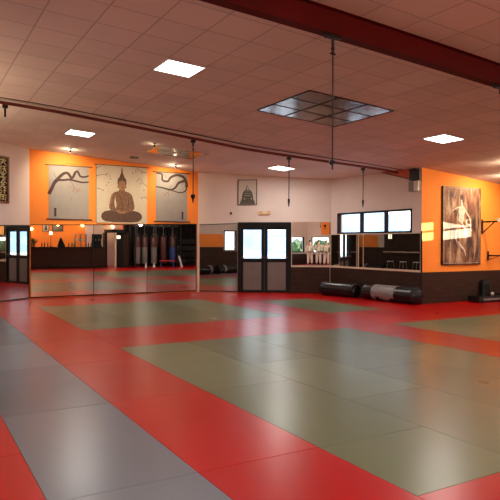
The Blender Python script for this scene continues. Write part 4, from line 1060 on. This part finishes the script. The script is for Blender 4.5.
def wall_lamp(x, y, z, rz, label, pw=25):
    t = empty('wall_lamp', (x, y, z), rz, label, 'wall lamp', 'warm wall lamps in the mirrored part of the hall')
    mb = MB(); mb.box(-.05, .05, -.03, 0, -.08, .08); mb.build('bracket', M['dark_metal'], t)
    mb = MB(); mb.ball((0, -.11, 0), .075, 16, 10); mb.build('bulb', M['bulb'], t, smooth=True)
    L = bpy.data.lights.new('lamp_light', 'POINT'); lo = bpy.data.objects.new('lamp_light', L); C.objects.link(lo); lo.parent = t; lo.location = (0, -.32, -.05); L.energy = pw; L.color = (1, .55, .25); L.shadow_soft_size = .08
    return t
wall_lamp(8.55, BACK_Y+.001, 2.82, PI, 'round warm wall lamp between the two mirrored pictures', 12)
wall_lamp(10.15, BACK_Y+.001, 2.78, PI, 'round warm wall lamp at the edge of the mirrored orange wall', 12)
wall_lamp(12.2, BACK_Y+.001, 2.72, PI, 'round warm wall lamp over the mirrored dark doorway', 14)
wall_lamp(6.9, BACK_Y+.001, 2.5, PI, 'round warm wall lamp above the mirrored plant', 12)

# dark rounded doorway kiosk
t = empty('doorway_kiosk', (10.95, -1.95, 0), 0, 'dark rounded doorway booth with a curved top, seen in the mirror under the statue banner', 'booth')
arc = [(.76+.78*math.cos(PI*k/12), -.9+1.0*math.sin(PI*k/12)) for k in range(13)]
mb = MB(); mb.prism(arc, 2.22, 2.42, 'z'); mb.build('curved_top', M['black_wood'], t, smooth=False)
mb = MB(); mb.box(-.08, .1, -1.0, -.6, 0, 2.22); mb.build('side_post', M['black_wood'], t)
mb = MB(); mb.box(.42, .52, -.12, -.02, 0, 2.22); mb.build('cream_post', M['cream'], t)['label'] = 'cream painted post'
mb = MB(); mb.box(.56, 1.1, -.5, -.45, 0, 2.22); mb.build('door', M['black_wood'], t)
mb = MB(); mb.box(1.12, 1.5, -.95, -.5, 0, 2.22); mb.build('side_panel', M['planks'], t)
t = empty('lit_sign', (11.55, -1.80, 1.82), 0, 'small lit cream sign on the mirrored dark doorway booth', 'sign')
mb = MB(); mb.box(-.13, .13, -.05, .0, 0, .22, .006); mb.build('housing', M['beige_plastic'], t)
mb = MB(); mb.box(-.11, .11, .0, .006, .02, .20); mb.build('lit_face', M['exit_lit'], t)
mb = MB(); mb.box(-.02, .02, -.06, -.05, -.1, .7); mb.build('bracket', M['dark_metal'], t)
mb = MB(); mb.box(12.98, 13.2, -5.49, -5.2, 0, 3.4); tag(mb.build('pillar', M['rust_panel']), kind='structure')

# bag rack and hanging bags
t = empty('bag_rack', (12.55, -2.0, 0), 0, 'dark steel frame carrying the row of hanging punching bags, seen in the mirror', 'rack')
for x_ in (0, 3.1):
    for y_ in (-.5, .5):
        mb = MB(); mb.box(x_-.04, x_+.04, y_-.04, y_+.04, 0, 2.62); mb.build('post', M['dark_metal'], t)
mb = MB()
for y_ in (-.5, .5): mb.box(-.04, 3.14, y_-.035, y_+.035, 2.62, 2.69)
mb.box(-.04, 3.14, -.035, .035, 2.62, 2.69); mb.build('top_beams', M['dark_metal'], t)
mb = MB()
for k in range(6): mb.box(.25+.52*k-.02, .25+.52*k+.02, -.535, .535, 2.685, 2.73)
mb.build('cross_bars', M['grey_metal'], t)
def hanging_bag(x, y, lower, label, r=.2, bottom=.22):
    t = empty('hanging_punching_bag', (x, y, bottom), 0, label, 'punching bag', 'punching bags hanging in the mirrored rack')
    mb = MB(); mb.lathe([(.02, 0), (r*.85, .01), (r, .06), (r, 1.08)], 20); mb.build('lower_body', M[lower], t, smooth=True)
    mb = MB(); mb.lathe([(r, 1.08), (r*1.02, 1.1), (r, 1.68), (r*.8, 1.76), (.02, 1.78)], 20); mb.build('upper_body', M['maroon_bag'], t, smooth=True)
    mb = MB()
    for a in range(4): mb.tube([(math.cos(a*PI/2+.5)*r*.8, math.sin(a*PI/2+.5)*r*.8, 1.75), (0, 0, 2.0)], .01, 6)
    mb.tube([(0, 0, 2.0), (0, 0, 2.62-bottom+.001)], .012, 6); mb.build('chain', M['grey_metal'], t)
    return t
for x, m_, lb in ((12.85, 'grey_bag', 'grey and maroon punching bag in the mirrored rack, nearest the dark booth'), (13.35, 'grey_bag', 'grey and maroon punching bag in the mirrored rack, second from the dark booth'),
                  (13.98, 'grey_bag', 'grey and maroon punching bag in the mirrored rack, third from the dark booth'), (14.65, 'maroon_bag', 'all maroon punching bag in the mirrored rack'), (15.3, 'blue_bag', 'punching bag with a blue lower half in the mirrored rack')):
    hanging_bag(x, -2.0, m_, lb)
hanging_bag(14.3, -2.45, 'leather', 'black punching bag hanging behind the others in the mirrored rack')
# shelf of black pads
t = empty('pad_shelf', (15.75, -2.9, 0), 0, 'dark shelf rack filled with black pads at the right end of the mirrored row', 'shelf')
for x_ in (0, 1.6):
    mb = MB(); mb.box(x_, x_+.05, 0, .5, 0, 2.3); mb.build('side_frame', M['dark_metal'], t)
for k in range(5):
    mb = MB(); mb.box(.05, 1.6, 0, .5, .1+.45*k, .13+.45*k); mb.build('shelf_board', M['black_wood'], t)
shelfpad = None
for k in range(4):
    for j in range(4):
        p_ = (15.99+.38*j, -2.65, .1305+.45*k)
        lab = 'thick black strike pad standing on the mirrored dark shelf'
        if shelfpad is None:
            shelfpad = empty('strike_pad', p_, 0, lab, 'strike pad', 'strike pads on the mirrored shelf')
            mb = MB(); mb.box(-.16, .16, -.12, .12, 0, .36, .05); mb.build('pad', M['leather'], shelfpad, smooth=True)
            mb = MB(); mb.tube([(-.08, .115, .1), (-.06, .15, .18), (-.08, .115, .27)], .012, 6); mb.build('handle', M['rope'], shelfpad)
        else: copy_tree(shelfpad, None, p_, lab)
# wavy black sheet added as a dark curtain
mb = MB(); b_ = mb.b; prev = None
for i in range(181):
    x = 12.35+i*.03; y = -3.3+.05*math.sin(i*.7)+.02*math.sin(i*.33)
    cur = [b_.verts.new((x, y, 0.02)), b_.verts.new((x, y-.02*math.sin(i*.5), 3.0))]
    if prev: b_.faces.new((prev[0], cur[0], cur[1], prev[1]))
    prev = cur
cu = mb.build('fabric', mat('black_cloth', (0.012, 0.010, 0.014), 0.9), smooth=True); cu.modifiers.new('solid', 'SOLIDIFY').thickness = 0.006
ct = empty('black_curtain', (0, 0, 0), 0, 'black curtain added to fill the dark background behind the mirrored punching bags', 'curtain'); cu.parent = ct
mb = MB(); mb.tube([(12.2, -3.3, 3.02), (17.9, -3.3, 3.02)], .025, 8)
for x_ in (12.3, 15.0, 17.8): mb.tube([(x_, -3.3, 3.0), (x_, -3.3, zc(x_))], .015, 6)
mb.build('curtain_rod', M['dark_metal'], ct)
t = empty('weight_bench', (14.6, -1.25, 0), 0.1, 'low red and purple padded bench below the mirrored bags', 'bench')
mb = MB(); mb.box(-.5, .5, -.14, .14, .38, .46, .02); mb.build('seat_pad', M['red_vinyl'], t, smooth=True)
for sx in (-.4, .4):
    mb = MB(); mb.box(sx-.03, sx+.03, -.14, .14, 0, .04); mb.box(sx-.02, sx+.02, -.02, .02, .04, .38); mb.build('leg', M['blue_bag'], t)
t = empty('white_board', (15.55, -1.2, 0), 0.0, 'narrow white board tilted beside the red bench in the mirror', 'board')
mb = MB(); mb.prism([(0, 0), (.12, 0), (-.08, .72), (-.2, .72)], -.02, .02, 'y'); mb.build('panel', M['white_paint'], t)
mb = MB(); mb.tube([(-.1, -.02, .5), (-.1, -.35, 0.01)], .012, 6); mb.build('strut', M['dark_metal'], t)
for x_ in (13.2, 13.75):
    t = empty('marker_cone', (x_, -1.35, 0), 0, 'small white marker cone on the mats, %s' % ('nearer the dark booth' if x_ < 13.5 else 'nearer the red bench'), 'cone', 'white cones in front of the mirrored bags')
    mb = MB(); mb.box(-.1, .1, -.1, .1, 0, .015); mb.build('base', M['white_paint'], t)
    mb = MB(); mb.lathe([(.08, .015), (.02, .3)], 14); mb.build('cone', M['white_paint'], t, smooth=True)

# by the left wall, seen only in the narrow mirror beside the door
lying_bag((0.52, 7.75, 0), (0.52, 9.3, 0), .22, 'black punching bag by the left wall, mirrored nearest the door frame', (1.0, 1.12))
lying_bag((0.52, 9.6, 0), (0.52, 11.2, 0), .22, 'black punching bag by the left wall, mirrored farther from the door frame', (.15, .27), 3)
def fill_sconce(x, y, z, rz, label, pw):  # added unseen lamp warming the left part of the ceiling
    t = empty('wall_uplight', (x, y, z), rz, label, 'wall lamp', 'added bowl uplights on the left wall')
    mb = MB(); mb.box(-.06, .06, -.05, -.001, -.12, .02); mb.build('bracket', M['dark_metal'], t)
    mb = MB(); mb.lathe([(.05, -.12), (.13, -.06), (.16, 0.0), (.15, 0.0), (.12, -.055), (.04, -.10)], 20, (0, -.17, 0)); mb.build('bowl', M['white_paint'], t, smooth=True)
    mb = MB(); mb.ball((0, -.17, -.03), .05); mb.build('bulb', M['globe'], t, smooth=True)
    L = bpy.data.lights.new('uplight', 'POINT'); lo = bpy.data.objects.new('uplight', L); C.objects.link(lo); lo.parent = t; lo.location = (0, -.17, .06); L.energy = pw; L.color = (1, .78, .5); L.shadow_soft_size = .06
fill_sconce(0.10, 10.4, 3.2, PI/2, 'added unseen bowl uplight on the left wall, brightening the ceiling', 25)
fill_sconce(0.10, 13.0, 3.3, PI/2, 'added unseen bowl uplight near the angled corner, brightening the ceiling', 45)

# orange banner with a black emblem on the wall behind, seen in the mirror right of the door
t = empty('orange_banner', (-2.95, BACK_Y+.001, 2.24), PI, 'orange banner with a small black emblem, seen high in the mirror beside the door', 'banner')
mb = MB(); mb.box(0, .75, -.02, 0, 0, 1.1); mb.build('cloth', M['orange_wall'], t)
mb = MB(); mb.box(-.12, -.001, -.02, 0, 0, 1.1); mb.build('maroon_edge', M['maroon_bag'], t)
mb = MB(); mb.lathe([(.11, -.026), (.11, -.02)], 20, (.4, 0, .62), 'y'); mb.prism([(.34, .38), (.46, .38), (.42, .52), (.38, .52)], -.024, -.02, 'y'); mb.build('emblem', M['black_wood'], t)

t = empty('wall_barre', (0.128, 10.8, 1.12), PI/2, 'pale wooden barre along the dark panelling of the left wall, seen in the strip mirrors', 'barre')
mb = MB(); mb.tube([(0, -.16, 0), (4.1, -.16, 0)], .03, 10); mb.build('bar', M['cream'], t, smooth=True)
for x_ in (.3, 1.5, 2.7, 3.8):
    mb = MB(); mb.tube([(x_, 0, -.1), (x_, -.1, -.08), (x_, -.16, -.02)], .014, 8); mb.build('bracket', M['grey_metal'], t)
for k, (y_, z_) in enumerate(((11.2, 1.95), (13.6, 1.95))):
    t = empty('wall_lamp', (0.128, y_, z_), PI/2, 'square lit lamp on the dark panelling of the left wall, %s' % ('nearer the orange band' if k == 0 else 'nearer the angled corner'), 'wall lamp', 'square lamps on the left wall')
    mb = MB(); mb.box(-.14, .14, -.04, 0, -.14, .14, .01); mb.build('housing', M['dark_metal'], t)
    mb = MB(); mb.box(-.12, .12, -.07, -.041, -.12, .12, .01); mb.build('diffuser', M['exit_lit'], t)
for k in range(3):
    t = empty('metal_stool', (0.55, 11.6+.9*k, 0), 0, 'pale metal stool by the dark left wall, %s' % ('below the first square lamp', 'between the square lamps', 'below the second square lamp')[k], 'stool', 'stools by the left wall')
    mb = MB(); mb.lathe([(.17, .6), (.18, .63), (.17, .65)], 18); mb.build('seat', M['white_paint'], t)
    for sx, sy in ((1, 1), (1, -1), (-1, 1), (-1, -1)):
        mb = MB(); mb.tube([(sx*.1, sy*.1, .61), (sx*.17, sy*.17, 0)], .014, 8); mb.build('leg', M['grey_metal'], t)

# prints, grips and trims belong to the part they sit on
UNDER = {'diffuser': 'frame', 'tower_print': 'print', 'tower_highlights': 'print', 'dark_motif': 'print', 'end_grip': 'grip_bar', 'branch_print': 'cloth', 'twig_print': 'cloth',
         'blossom_print': 'cloth', 'seal_writing': 'cloth', 'lap_print': 'cloth', 'torso_print': 'cloth', 'left_arm_gap': 'cloth', 'right_arm_gap': 'cloth', 'lit_skin_print': 'cloth',
         'face_print': 'cloth', 'hair_and_fold_print': 'cloth', 'emblem': 'cloth', 'side_stripe': 'pad', 'strike_face': 'pad', 'zip': 'bag_body', 'label_band': 'bag_body', 'seam': 'bag_body',
         'brush_characters': 'board', 'figure_strokes': 'canvas', 'pale_streaks': 'canvas', 'head_strokes': 'canvas', 'red_streaks': 'canvas', 'knot': 'cord', 'ball_seam': 'ball_skin'}
base = lambda o: o.name.rsplit('.', 1)[0] if o.name[-3:].isdigit() else o.name
for o in list(C.objects):
    if o.parent and base(o) in UNDER and o.type == 'MESH':
        for sib in o.parent.children:
            if base(sib) == UNDER[base(o)] and sib.type == 'MESH':
                o.parent = sib; break
